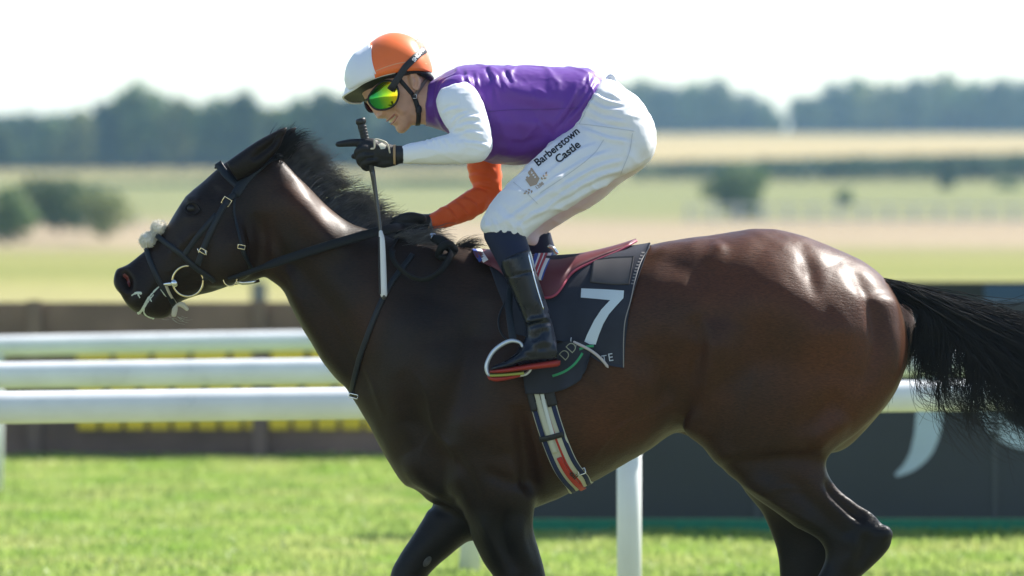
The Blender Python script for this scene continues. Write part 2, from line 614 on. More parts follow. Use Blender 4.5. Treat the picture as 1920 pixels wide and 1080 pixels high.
def ground_material():
    m = bpy.data.materials.new('turf_and_fields')
    m.use_nodes = True
    nt = m.node_tree; b = nt.nodes['Principled BSDF']
    b.inputs['Roughness'].default_value = 0.9
    b.inputs['Specular IOR Level'].default_value = 0.15
    tc = nt.nodes.new('ShaderNodeTexCoord')
    sp = nt.nodes.new('ShaderNodeSeparateXYZ'); nt.links.new(tc.outputs['Object'], sp.inputs[0])
    n1 = nt.nodes.new('ShaderNodeTexNoise'); n1.inputs['Scale'].default_value = 0.05; n1.inputs['Detail'].default_value = 4
    nt.links.new(tc.outputs['Object'], n1.inputs['Vector'])
    add = nt.nodes.new('ShaderNodeMath'); add.operation = 'ADD'; add.inputs[1].default_value = 15.0
    nt.links.new(sp.outputs['Y'], add.inputs[0])
    mx = nt.nodes.new('ShaderNodeMath'); mx.operation = 'MAXIMUM'; mx.inputs[1].default_value = 10.0
    nt.links.new(add.outputs[0], mx.inputs[0])
    lg = nt.nodes.new('ShaderNodeMath'); lg.operation = 'LOGARITHM'; lg.inputs[1].default_value = 10.0
    nt.links.new(mx.outputs[0], lg.inputs[0])
    ns = nt.nodes.new('ShaderNodeMath'); ns.operation = 'MULTIPLY_ADD'; ns.inputs[1].default_value = 0.06; ns.inputs[2].default_value = -0.03
    nt.links.new(n1.outputs['Fac'], ns.inputs[0])
    ad2 = nt.nodes.new('ShaderNodeMath'); ad2.operation = 'ADD'
    nt.links.new(lg.outputs[0], ad2.inputs[0]); nt.links.new(ns.outputs[0], ad2.inputs[1])
    mr = nt.nodes.new('ShaderNodeMapRange'); mr.inputs['From Min'].default_value = 1.0; mr.inputs['From Max'].default_value = 3.2
    nt.links.new(ad2.outputs[0], mr.inputs['Value'])
    rp = nt.nodes.new('ShaderNodeValToRGB'); cr = rp.color_ramp
    f = lambda d: (math.log10(d) - 1) / 2.2
    stops = [(12, (0.170, 0.175, 0.100)), (34, (0.230, 0.300, 0.090)), (45, (0.220, 0.240, 0.090)), (93, (0.324, 0.294, 0.119)), (112, (0.282, 0.270, 0.086)),
             (128, (0.198, 0.210, 0.049)), (160, (0.252, 0.246, 0.070)), (195, (0.216, 0.210, 0.065)), (215, (0.348, 0.270, 0.167)), (275, (0.324, 0.246, 0.151)),
             (310, (0.210, 0.210, 0.076)), (400, (0.198, 0.204, 0.070)), (490, (0.216, 0.204, 0.070)), (560, (0.360, 0.282, 0.119)), (800, (0.408, 0.306, 0.130)), (960, (0.264, 0.228, 0.086))]
    cr.elements[0].position = f(stops[0][0]); cr.elements[0].color = (*stops[0][1], 1)
    cr.elements[1].position = f(stops[-1][0]); cr.elements[1].color = (*stops[-1][1], 1)
    for d, c in stops[1:-1]:
        e = cr.elements.new(f(d)); e.color = (*c, 1)
    nt.links.new(mr.outputs[0], rp.inputs['Fac'])
    n2 = nt.nodes.new('ShaderNodeTexNoise'); n2.inputs['Scale'].default_value = 2.2; n2.inputs['Detail'].default_value = 6
    nt.links.new(tc.outputs['Object'], n2.inputs['Vector'])
    r2 = nt.nodes.new('ShaderNodeMapRange'); r2.inputs['From Min'].default_value = 0.3; r2.inputs['From Max'].default_value = 0.7
    r2.inputs['To Min'].default_value = 0.72; r2.inputs['To Max'].default_value = 1.28
    nt.links.new(n2.outputs['Fac'], r2.inputs['Value'])
    ml = nt.nodes.new('ShaderNodeMix'); ml.data_type = 'RGBA'; ml.blend_type = 'MULTIPLY'; ml.inputs['Factor'].default_value = 1
    nt.links.new(rp.outputs['Color'], ml.inputs['A']); nt.links.new(r2.outputs[0], ml.inputs['B'])
    nt.links.new(ml.outputs['Result'], b.inputs['Base Color'])
    bp = nt.nodes.new('ShaderNodeBump'); bp.inputs['Strength'].default_value = 0.6; bp.inputs['Distance'].default_value = 0.05
    n3 = nt.nodes.new('ShaderNodeTexNoise'); n3.inputs['Scale'].default_value = 25; nt.links.new(tc.outputs['Object'], n3.inputs['Vector'])
    nt.links.new(n3.outputs['Fac'], bp.inputs['Height']); nt.links.new(bp.outputs['Normal'], b.inputs['Normal'])
    return m

ds = np.array([-60, -20, 0, 10, 20, 30, 40, 60, 91, 140, 200, 240, 280, 320, 380, 440, 500, 560, 620, 700, 780, 860, 950, 1100, 1300, 2000, 3500, 6000], float)
xs = np.array([-3000, -1500, -800, -400, -200, -100, -50, -25, 0, 25, 50, 100, 200, 400, 800, 1500, 3000], float)
GV = np.array([(x, d - 15, terr(d)) for d in ds for x in xs])
obj('ground', GV, rings_faces(len(ds), len(xs), wrap=False), ground_material(), kind='structure')

# ---- grass blades round the rails (uncountable)
M_GRASS = mat('grass_blade', (0.30, 0.46, 0.085), rough=0.45, spec=0.4, base2=(0.52, 0.56, 0.20), vscale=1.5, transl=0.5)
def grass(name, n, d0, d1, x0f, x1f, hmin, hmax, label, seed, wid=0.006):
    r = np.random.default_rng(seed)
    d = np.sqrt(r.uniform(d0 ** 2, d1 ** 2, n))
    x = (r.uniform(x0f, x1f, n) - 960) / FPX * d
    cl = np.sin(x * 5.1 + np.sin(d * 2.3) * 2) * np.sin(d * 3.7 + x * 1.3) * 0.5 + 0.5
    h = hmin + (hmax - hmin) * (0.25 + 0.75 * cl) * r.uniform(0.5, 1, n)
    a = r.uniform(0, 2 * np.pi, n)
    lean = r.uniform(0.1, 0.9, n) * h
    la = r.uniform(0, 2 * np.pi, n)
    base = np.stack((x, d - 15, np.zeros(n)), 1)
    w = np.stack((np.cos(a), np.sin(a), np.zeros(n)), 1) * (wid * r.uniform(0.6, 1.4, n))[:, None]
    mid = base + np.stack((np.cos(la) * lean * 0.35, np.sin(la) * lean * 0.35, h * 0.6), 1)
    tip = base + np.stack((np.cos(la) * lean, np.sin(la) * lean, h), 1)
    V = np.stack((base - w, base + w, mid + w * 0.8, mid - w * 0.8, tip), 1).reshape(-1, 3)
    k = np.arange(n)[:, None] * 5
    Q = k + np.array([[0, 1, 2, 3]]); T = k + np.array([[3, 2, 4]])
    obj(name, V, [Q, T], M_GRASS, label=label, cat='grass', kind='stuff')
grass('grass', 120000, 20.5, 34.5, -300, 2220, 0.018, 0.060, 'bright green turf of the racecourse around the white rails', 3)

# ---- white running rails
M_RAIL = mat('white_plastic_rail', (0.80, 0.81, 0.80), rough=0.36, spec=0.5, var=0.07, vscale=5.0, bump=0.08, bscale=14, rvar=.12, detail=9)
M_POST = mat('white_plastic_post', (0.78, 0.79, 0.78), rough=0.4, var=0.04, vscale=6.0)
M_SCUFF = mat('grey_scuff', (0.45, 0.46, 0.45), rough=0.7)
def running_rail(a, b, rad, posts, label, sleeve=None, scuffs=()):
    """a, b = (photo column, photo row of the rail's middle, distance from camera)"""
    A = np.array((D(a[0], a[2]), a[2] - 15, ZP(a[1], a[2]))); B = np.array((D(b[0], b[2]), b[2] - 15, ZP(b[1], b[2])))
    def lerp(px):                                   # the rail's point seen in that photo column
        k = (px - 960) / FPX
        t = (k * a[2] - A[0]) / ((B[0] - A[0]) - k * (b[2] - a[2]))
        return A + (B - A) * t
    mid = lerp(960)
    root = empty('running_rail', (mid[0], mid[1], 0), label, 'rail', 'white running rails behind the horse')
    pts = [A + (B - A) * t for t in np.linspace(0, 1, 9)]
    V, F = tube(pts, [(rad * 0.8, rad)] * 9, n=20, seg=1, up=(0, 1, 0), round_ends=False)
    obj('rail', V, F, M_RAIL, root)
    for px in posts:
        c = lerp(px)
        pv, pf = tube([(c[0], c[1] + 0.012, -0.05), (c[0], c[1] + 0.012, c[2] * 0.5), (c[0], c[1] + 0.012, c[2] - rad * 0.75)], 0.048, n=18, seg=1, up=(1, 0, 0), round_ends=False)
        po = obj('post', pv, pf, M_POST, root)
        cv, cf = tube([(c[0], c[1] + 0.012, c[2] - rad * 0.9), (c[0], c[1] + 0.012, c[2] - rad * 1.25)], 0.056, n=18, seg=1, up=(1, 0, 0), round_ends=False)
        obj('post_collar', cv, cf, M_RAIL, po)
    if sleeve is not None:
        c = lerp(sleeve); u = (B - A) / np.linalg.norm(B - A)
        sv, sf = tube([c - u * 0.06, c + u * 0.06], [(rad * 0.82, rad * 1.015)] * 2, n=20, seg=1, round_ends=False)
        obj('joint_sleeve', sv, sf, M_POST, root)
    return root
running_rail((-900, 776, 17.75), (2800, 729, 19.6), 0.062, [1180, 2450, -370], 'nearest white running rail, the lowest in the picture, with a post below the belly', sleeve=-60)
running_rail((-900, 716, 21.2), (2800, 667, 22.6), 0.060, [881, 2150, -330], 'middle white running rail, between the lowest and the topmost rail', sleeve=None)
running_rail((-900, 665, 27.4), (1300, 626, 29.4), 0.061, [-10, 1050, -900], 'farthest white running rail, topmost under the horse muzzle', sleeve=None)

# ---- dark boarding with yellow blocks behind the rails on the left
M_BROWN = mat('weathered_brown_board', (0.20, 0.125, 0.098), rough=0.8, var=0.45, vscale=1.2, bump=0.3, bscale=14)
M_BROWN2 = mat('grey_brown_batten', (0.215, 0.14, 0.112), rough=0.8, var=0.2, vscale=2)
M_YEL = mat('yellow_painted_block', (0.95, 0.64, 0.04), rough=0.5, var=0.08, vscale=6)
dw = 32.4
x0, x1 = D(-1200, dw), D(1330, dw)
ztop = ZP(566, dw)
wall = empty('board_wall', (D(300, dw), dw - 15, 0), 'long low dark brown board wall with yellow blocks behind the rails', 'wall')
npan = 6
pw = (x1 - x0) / npan
for i in range(npan):
    a = x0 + i * pw
    for k in range(4):
        z0_ = ztop * k / 4 + 0.004; z1_ = ztop * (k + 1) / 4 - 0.004
        v, f = box(a + 0.004, a + pw - 0.004, dw - 15 + rng.uniform(-0.008, 0.008), dw - 15 + 0.05, z0_, z1_, 0.004)
        obj('board', v, f, M_BROWN, wall, smooth=False)
for i in range(npan + 1):
    a = x0 + i * pw
    v, f = box(a - 0.05, a + 0.05, dw - 15 - 0.045, dw - 15 - 0.012, 0, ztop + 0.01, 0.004)
    obj('batten', v, f, M_BROWN2, wall, smooth=False)
def blocks(xa, xb, ya, yb, w, gap, name='yellow_block'):
    x = xa
    while x + w < xb:
        v, f = box(D(x, dw), D(x + w, dw), dw - 15 - 0.034, dw - 15 - 0.014, ZP(yb, dw), ZP(ya, dw), 0.004)
        obj(name, v, f, M_YEL, wall, smooth=False)
        x += w + gap
blocks(144, 760, 648, 676, 62, 11)
blocks(146, 760, 706, 740, 48, 13)
blocks(146, 760, 776, 805, 36, 9)

# ---- navy hoarding with a pale emblem at the right
M_NAVY = mat('navy_hoarding', (0.020, 0.027, 0.040), rough=0.45, var=0.12, vscale=1.5)
M_PALE = mat('pale_blue_print', (0.46, 0.56, 0.63), rough=0.5, var=0.04, vscale=5)
M_TEAL = mat('green_turf_strip', (0.015, 0.20, 0.11), rough=0.8, var=0.2, vscale=30, bump=0.4, bscale=120)
dh = 24.8
hoard = empty('hoarding', (D(1500, dh), dh - 15, 0), 'dark navy advertising hoarding with pale curved emblem under the tail', 'hoarding')
hx = [D(p, dh) for p in (945, 1420, 1866, 2420, 2900)]
for i in range(4):
    v, f = box(hx[i] + 0.004, hx[i + 1] - 0.004, dh - 15, dh - 15 + 0.04, 0.077, ZP(566, dh), 0.004)
    obj('panel', v, f, M_NAVY, hoard, smooth=False)
for i in range(1, 4):
    v, f = box(hx[i] - 0.012, hx[i] + 0.012, dh - 15 - 0.012, dh - 15 - 0.004, 0.077, ZP(568, dh))
    obj('joint_strip', v, f, mat('joint_strip', (0.05, 0.06, 0.075), rough=0.4), hoard, smooth=False)
v, f = box(hx[0], hx[4], dh - 15 - 0.03, dh - 15 + 0.05, 0.0, 0.074, 0.004)
obj('turf_strip', v, f, M_TEAL, hoard, smooth=False)
def flat_shape(outline, d, thick):
    n = len(outline)
    V = [(D(x, d), d - 15 - thick, ZP(y, d)) for x, y in outline] + [(D(x, d), d - 15 - 0.001, ZP(y, d)) for x, y in outline]
    F = [tuple(range(n)), tuple(range(2 * n - 1, n - 1, -1))] + [(i, i + n, (i + 1) % n + n, (i + 1) % n) for i in range(n)]
    return np.array(V), F
def bands(cl, w):
    cl = crom(cl, 8); T = np.gradient(cl, axis=0); T /= np.linalg.norm(T, axis=1)[:, None]
    Nn = np.stack((-T[:, 1], T[:, 0]), 1)
    w = np.interp(np.linspace(0, 1, len(cl)), np.linspace(0, 1, len(w)), w)[:, None] / 2
    return np.vstack((cl + Nn * w, (cl - Nn * w)[::-1]))
def strip_mesh(cl, w, d, thick):
    o = bands(cl, w); n = len(o) // 2
    A = o[:n]; B = o[n:][::-1]
    V = []
    for k, yy in ((0, d - 15 - thick), (1, d - 15 - 0.001)):
        for q in (A, B):
            V += [(D(x, d), yy, ZP(y, d)) for x, y in q]
    F = []
    for i in range(n - 1):
        F += [(i, i + 1, n + i + 1, n + i), (2 * n + i, 3 * n + i, 3 * n + i + 1, 2 * n + i + 1), (i, 2 * n + i, 2 * n + i + 1, i + 1), (n + i, n + i + 1, 3 * n + i + 1, 3 * n + i)]
    F += [(0, n, 3 * n, 2 * n), (n - 1, 3 * n - 1, 4 * n - 1, 2 * n - 1)]
    return np.array(V), F
V, F = strip_mesh([(1748, 640), (1745, 700), (1742, 790), (1730, 840), (1708, 872), (1680, 892)], [30, 46, 50, 42, 24, 6], dh, 0.006)
obj('emblem_stroke', V, F, M_PALE, hoard, smooth=False)
V, F = strip_mesh([(1830, 700), (1845, 760), (1880, 806), (1930, 826), (2000, 828)], [22, 34, 38, 36, 30], dh, 0.006)
obj('emblem_stroke', V, F, M_PALE, hoard, smooth=False)
M_DKHEDGE = mat('dark_rail_board', (0.035, 0.035, 0.028), rough=0.85, var=0.3, vscale=2)
dq = 31.0
v, f = box(D(1380, dq), D(2900, dq), dq - 15, dq - 15 + 0.08, 0, ZP(529, dq), 0.01)
obj('back_board_wall', v, f, M_DKHEDGE, label='low dark wall beyond the hoarding, right of the tail', cat='wall', smooth=False)
v, f = box(D(1846, dq - 1), D(2300, dq - 1), dq - 16, dq - 16 + 0.04, 0.1, ZP(534, dq - 1), 0.01)
obj('blue_sign_board', v, f, mat('blue_board', (0.03, 0.07, 0.13), rough=0.5, var=0.1, vscale=2), label='dark blue board above the tail at the right edge', cat='board', smooth=False)
v, f = box(D(1800, dq - 1.2), D(2300, dq - 1.2), dq - 16.24, dq - 16.2, ZP(576, dq - 1.2), ZP(566, dq - 1.2), 0.004)
obj('grey_bar', v, f, mat('grey_bar', (0.22, 0.25, 0.27), rough=0.5), label='thin grey bar along the blue board behind the tail', cat='bar', smooth=False)

# small grey marker posts seen under the horse's throat
v, f = box(D(470, 60), D(500, 60), 45, 45.15, 0, ZP(528, 60), 0.02)
obj('marker_post', v, f, mat('marker_grey', (0.16, 0.17, 0.18), rough=0.6), label='short grey marker post on the field under the horse throat', cat='post', smooth=False)

# ---- trees, bushes, hedge: crowns of leaf faces
def leafmat(name, c, transl=0.25):
    return mat(name, c, rough=0.6, spec=0.2, var=0.35, vscale=0.35, transl=transl)
LEAF = [leafmat('leaf_deep_green', (0.075, 0.12, 0.042)), leafmat('leaf_mid_green', (0.13, 0.20, 0.06)), leafmat('leaf_olive', (0.22, 0.25, 0.085)), leafmat('leaf_bluish', (0.062, 0.108, 0.058))]
M_BARK = mat('bark', (0.055, 0.045, 0.035), rough=0.9, var=0.3, vscale=4)
def crown(center, rx, ry, rz, n, size, r, lumps=9):
    pts = []
    L = []
    for k in range(lumps):
        a = r.uniform(0, 2 * np.pi); q = r.uniform(0.1, 0.75); z = r.uniform(-0.8, 0.8)
        s = math.sqrt(max(0.1, 1 - z * z * 0.8))
        L.append(((math.cos(a) * q * rx * s, math.sin(a) * q * ry * s, z * rz * 0.75), r.uniform(0.28, 0.5)))
    L.append(((0, 0, 0), 0.6)); L.append(((0, 0, rz * 0.55), 0.42))
    w = np.array([l[1] ** 2 for l in L]); w /= w.sum()
    ch = r.choice(len(L), n, p=w)
    u = r.normal(size=(n, 3)); u /= np.linalg.norm(u, axis=1)[:, None]
    rad = r.uniform(0.55, 1.05, n)[:, None]
    c = np.array([l[0] for l in L])[ch]; s = np.array([l[1] for l in L])[ch][:, None]
    p = np.asarray(center) + c + u * rad * s * np.array((rx, ry, rz))
    nn = u + r.normal(scale=0.6, size=(n, 3)); nn /= np.linalg.norm(nn, axis=1)[:, None]
    t1 = np.cross(nn, r.normal(size=(n, 3))); t1 /= np.linalg.norm(t1, axis=1)[:, None]
    t2 = np.cross(nn, t1)
    sz = size * r.uniform(0.6, 1.4, n)[:, None]
    V = np.stack((p - t1 * sz, p + t2 * sz * 0.6, p + t1 * sz, p - t2 * sz * 0.6), 1).reshape(-1, 3)
    F = np.arange(n)[:, None] * 4 + np.array([[0, 1, 2, 3]])
    return V, F
def tree(px, top, wpx, d, base=None, m=0, seed=0, label='', group=None, n=1500, name='broadleaf_tree', cat='tree', shape='round'):
    r = np.random.default_rng(1000 + seed)
    zb = terr(d)
    zt = ZP(top, d); h = zt - zb
    x = D(px, d); w = wpx / FPX * d / 2
    root = empty(name, (x, d - 15, zb), label, cat, group)
    limbs = [tube([(x, d - 15, zb - 0.3), (x + w * .05, d - 15, zb + h * 0.3), (x, d - 15, zb + h * 0.75)], [h * 0.03, h * 0.022, h * 0.008], n=7, seg=2)]
    for k in range(5):
        a = r.uniform(0, 6.28)
        limbs.append(tube([(x, d - 15, zb + h * (0.25 + 0.09 * k)), (x + math.cos(a) * w * .35, d - 15 + math.sin(a) * w * .35, zb + h * (0.4 + .09 * k)), (x + math.cos(a) * w * .7, d - 15 + math.sin(a) * w * .7, zb + h * (0.5 + .09 * k))], [h * .012, h * .008, h * .003], n=5, seg=2))
    V, F = join(limbs)
    obj('trunk', V, F, M_BARK, root)
    if shape == 'round':
        V, F = crown((x, d - 15, zb + h * 0.54), w * 1.05, w, h * 0.46, n, h * 0.045, r)
    else:
        V, F = crown((x, d - 15, zb + h * 0.5), w, w, h * 0.5, n, h * 0.04, r, lumps=14)
        t = np.clip((V[:, 2] - zb) / h, 0, 1)
        k = np.clip(1.25 * (1 - t), 0.05, 1)
        V[:, 0] = x + (V[:, 0] - x) * k
    obj('crown', V, F, LEAF[m], root)
    return root
G_L = 'trees of the far tree line left of the rider'
G_R = 'trees of the far woods right of the rider'
left = [(8, 232, 90, 0, 'round'), (46, 194, 44, 3, 'cone'), (98, 218, 90, 1, 'round'), (152, 200, 96, 2, 'round'), (205, 188, 84, 3, 'round'), (266, 152, 118, 1, 'round'), (338, 176, 92, 2, 'round'),
        (398, 182, 84, 1, 'round'), (455, 164, 96, 0, 'round'), (512, 200, 62, 2, 'round'), (560, 180, 80, 1, 'round'), (612, 170, 92, 0, 'round'), (668, 166, 90, 3, 'round')]
ordn = ['first', 'second', 'third', 'fourth', 'fifth', 'sixth', 'seventh', 'eighth', 'ninth', 'tenth', 'eleventh', 'twelfth', 'thirteenth']
adj = {0: 'dark green', 1: 'soft green', 2: 'olive green', 3: 'bluish green'}
for i, (px, top, w, m, sh) in enumerate(left):
    lab = {5: 'tallest rounded tree of the hazy tree line above the horse nose', 1: 'narrow pointed conifer near the left edge of the hazy tree line'}.get(i, f'{ordn[i]} hazy tree from the left edge in the far tree line')
    tree(px, top, w * 1.15, 505 + (i * 37) % 40, m=m, seed=i, label=lab, group=G_L, n=1700, shape=sh, name='conifer_tree' if sh == 'cone' else 'broadleaf_tree')
right = [(1140, 152, 86, 0), (1196, 142, 96, 2), (1245, 156, 86, 3), (1300, 152, 86, 1), (1345, 140, 94, 0), (1398, 166, 86, 3), (1436, 192, 60, 1)]
for i, (px, top, w, m) in enumerate(right):
    tree(px, top, w * 1.2, 935 + (i * 23) % 30, m=m, seed=40 + i, label=f'{ordn[i]} hazy tree from the rider back in the wood before the sky gap', group=G_R, n=1500)
right2 = [(1514, 178, 76, 0), (1560, 150, 96, 3), (1612, 142, 96, 1), (1665, 146, 96, 2), (1715, 142, 88, 0), (1770, 132, 100, 2), (1825, 144, 96, 1), (1880, 142, 96, 0), (1935, 144, 96, 3)]
for i, (px, top, w, m) in enumerate(right2):
    tree(px, top, w * 1.2, 938 + (i * 23) % 30, m=m, seed=60 + i, label=f'{ordn[i]} hazy tree right of the sky gap in the far right wood', group=G_R, n=1500)
def mass(name, x0, x1, base, top, d, n, m, label, cat, seed, size):
    r = np.random.default_rng(seed)
    x = r.uniform(x0, x1, n)
    tp = np.interp(x, np.linspace(x0, x1, len(top)), top)
    bs = np.interp(x, np.linspace(x0, x1, len(base)), base)
    dd = d + r.uniform(-6, 10, n)
    zz = np.array([ZP(b + (t - b) * q, k) for b, t, q, k in zip(bs, tp, r.uniform(0, 1, n) ** 0.8, dd)])
    p = np.stack((D(x, dd), dd - 15, zz), 1)
    nn = r.normal(size=(n, 3)); nn /= np.linalg.norm(nn, axis=1)[:, None]
    t1 = np.cross(nn, r.normal(size=(n, 3))); t1 /= np.linalg.norm(t1, axis=1)[:, None]
    t2 = np.cross(nn, t1); sz = size * r.uniform(0.6, 1.5, n)[:, None]
    V = np.stack((p - t1 * sz, p + t2 * sz * .7, p + t1 * sz, p - t2 * sz * .7), 1).reshape(-1, 3)
    F = np.arange(n)[:, None] * 4 + np.array([[0, 1, 2, 3]])
    obj(name, V, F, LEAF[m], label=label, cat=cat, kind='stuff')
mass('far_wood', -700, 1150, [336, 330, 322, 300], [232, 225, 205, 200], 556, 14000, 3, 'continuous hazy wood filling behind the left tree line', 'wood', 5, 0.75)
mass('far_wood', 1100, 1466, [254, 254], [182, 178, 220], 965, 5000, 3, 'hazy undergrowth of the wood before the sky gap', 'wood', 6, 1.0)
mass('far_wood', 1482, 2700, [254, 252], [192, 168, 168, 168], 968, 14000, 3, 'hazy dense undergrowth of the far right wood', 'wood', 7, 1.0)
mass('hedge', 1180, 2600, [328, 332, 332], [310, 296, 286, 294], 470, 9000, 0, 'dark hedge line across the field right of the rider', 'hedge', 8, 0.42)
mass('hedge', 150, 1150, [362, 356], [346, 334], 440, 4500, 0, 'faint dark hedge line behind the horse head', 'hedge', 9, 0.35)
def bush(px, base, top, wpx, d, m, seed, label, n=900):
    r = np.random.default_rng(seed)
    zb = ZP(base, d); h = ZP(top, d) - zb; x = D(px, d); w = wpx / FPX * d / 2
    root = empty('bush', (x, d - 15, zb), label, 'bush', 'rounded bushes out on the course')
    V, F = crown((x, d - 15, zb + h * .45), w, w, h * .56, n, h * 0.06, r, lumps=14)
    obj('crown', V, F, LEAF[m], root)
    V, F = join([tube([(x, d - 15, zb - .3), (x + k * w * .3, d - 15, zb + h * .6)], [h * .03, h * .01], n=6, seg=1) for k in (-1, 0, 1)])
    obj('stem', V, F, M_BARK, root)
bush(14, 450, 345, 140, 215, 1, 11, 'green bush cut by the left edge of the picture', 1500)
bush(108, 424, 328, 220, 225, 0, 12, 'broad dark green bush in front of the horse nose at left', 2600)
bush(196, 436, 360, 130, 218, 2, 13, 'small light green bush right of the broad dark bush', 1200)
bush(1386, 402, 306, 150, 300, 1, 14, 'dense rounded bush standing alone right of the rider', 2600)
bush(1590, 400, 350, 44, 352, 1, 15, 'small bush behind the white fence above the croup')
bush(1772, 390, 296, 40, 420, 0, 16, 'slim dark bush standing at the far right')
bush(1890, 372, 330, 70, 420, 1, 17, 'low bush at the right edge of the field')

def far_fence(pa, pb, yt, yb, d, step, label, m):
    xa = D(pa, d)
    root = empty('far_fence', (D((pa + pb) / 2, d), d - 15, terr(d)), label, 'fence', 'white fences far across the course')
    for y in (yt, (yt + yb) / 2):
        v, f = box(D(pa, d), D(pb, d), d - 15, d - 15 + 0.06, ZP(y + 5, d), ZP(y, d))
        obj('rail', v, f, m, root, smooth=False)
    px = pa
    while px <= pb:
        v, f = box(D(px, d) - 0.10, D(px, d) + 0.10, d - 15 - 0.08, d - 15 - 0.005, ZP(yb, d), ZP(yt - 4, d), 0.02)
        obj('post', v, f, m, root, smooth=False)
        px += step
M_FAR = mat('far_white_paint', (0.62, 0.62, 0.60), rough=0.6)
far_fence(-60, 268, 412, 448, 262, 42, 'white post fence far behind the bushes at left', M_FAR)
far_fence(1290, 2000, 384, 430, 280, 47, 'white post fence far across the course above the croup', M_FAR)

# ---- a pale car parked by the hedge
dc = 470
zb = terr(dc)
cx = D(1528, dc)
car = empty('parked_car', (cx, dc - 15, zb), 'small pale blue car parked by the hedge far behind the croup', 'car')
prof = [(-2.2, .35), (-2.25, .75), (-1.9, .95), (-1.1, 1.05), (-.6, 1.5), (.9, 1.55), (1.7, 1.1), (2.15, 1.0), (2.25, .4)]
n = len(prof)
V = np.array([(cx + x, dc - 15 + y, zb + z) for y in (-.85, .85) for x, z in prof])
F = [tuple(range(n)), tuple(range(2 * n - 1, n - 1, -1))] + [(i, i + n, (i + 1) % n + n, (i + 1) % n) for i in range(n)]
obj('body', V, F, mat('pale_blue_car_paint', (0.42, 0.55, 0.66), rough=0.3, coat=0.5), car, smooth=False)
gp = [(-.95, 1.08), (-.55, 1.44), (.85, 1.48), (1.45, 1.12)]
V = np.array([(cx + x, dc - 15 + y, zb + z) for y in (-.862, -.853) for x, z in gp])
obj('window', V, [(0, 1, 2, 3), (7, 6, 5, 4), (0, 4, 5, 1), (1, 5, 6, 2), (2, 6, 7, 3), (3, 7, 4, 0)], mat('car_glass', (0.03, 0.04, 0.05), rough=0.1), car, smooth=False)
for sx in (-1.4, 1.4):
    for sy in (-.8, .8):
        V, F = tube([(cx + sx, dc - 15 + sy - .11, zb + .33), (cx + sx, dc - 15 + sy + .11, zb + .33)], .33, n=16, seg=1, up=(0, 0, 1), round_ends=False)
        obj('wheel', V, F, mat('tyre', (0.02, 0.02, 0.02), rough=0.8), car)
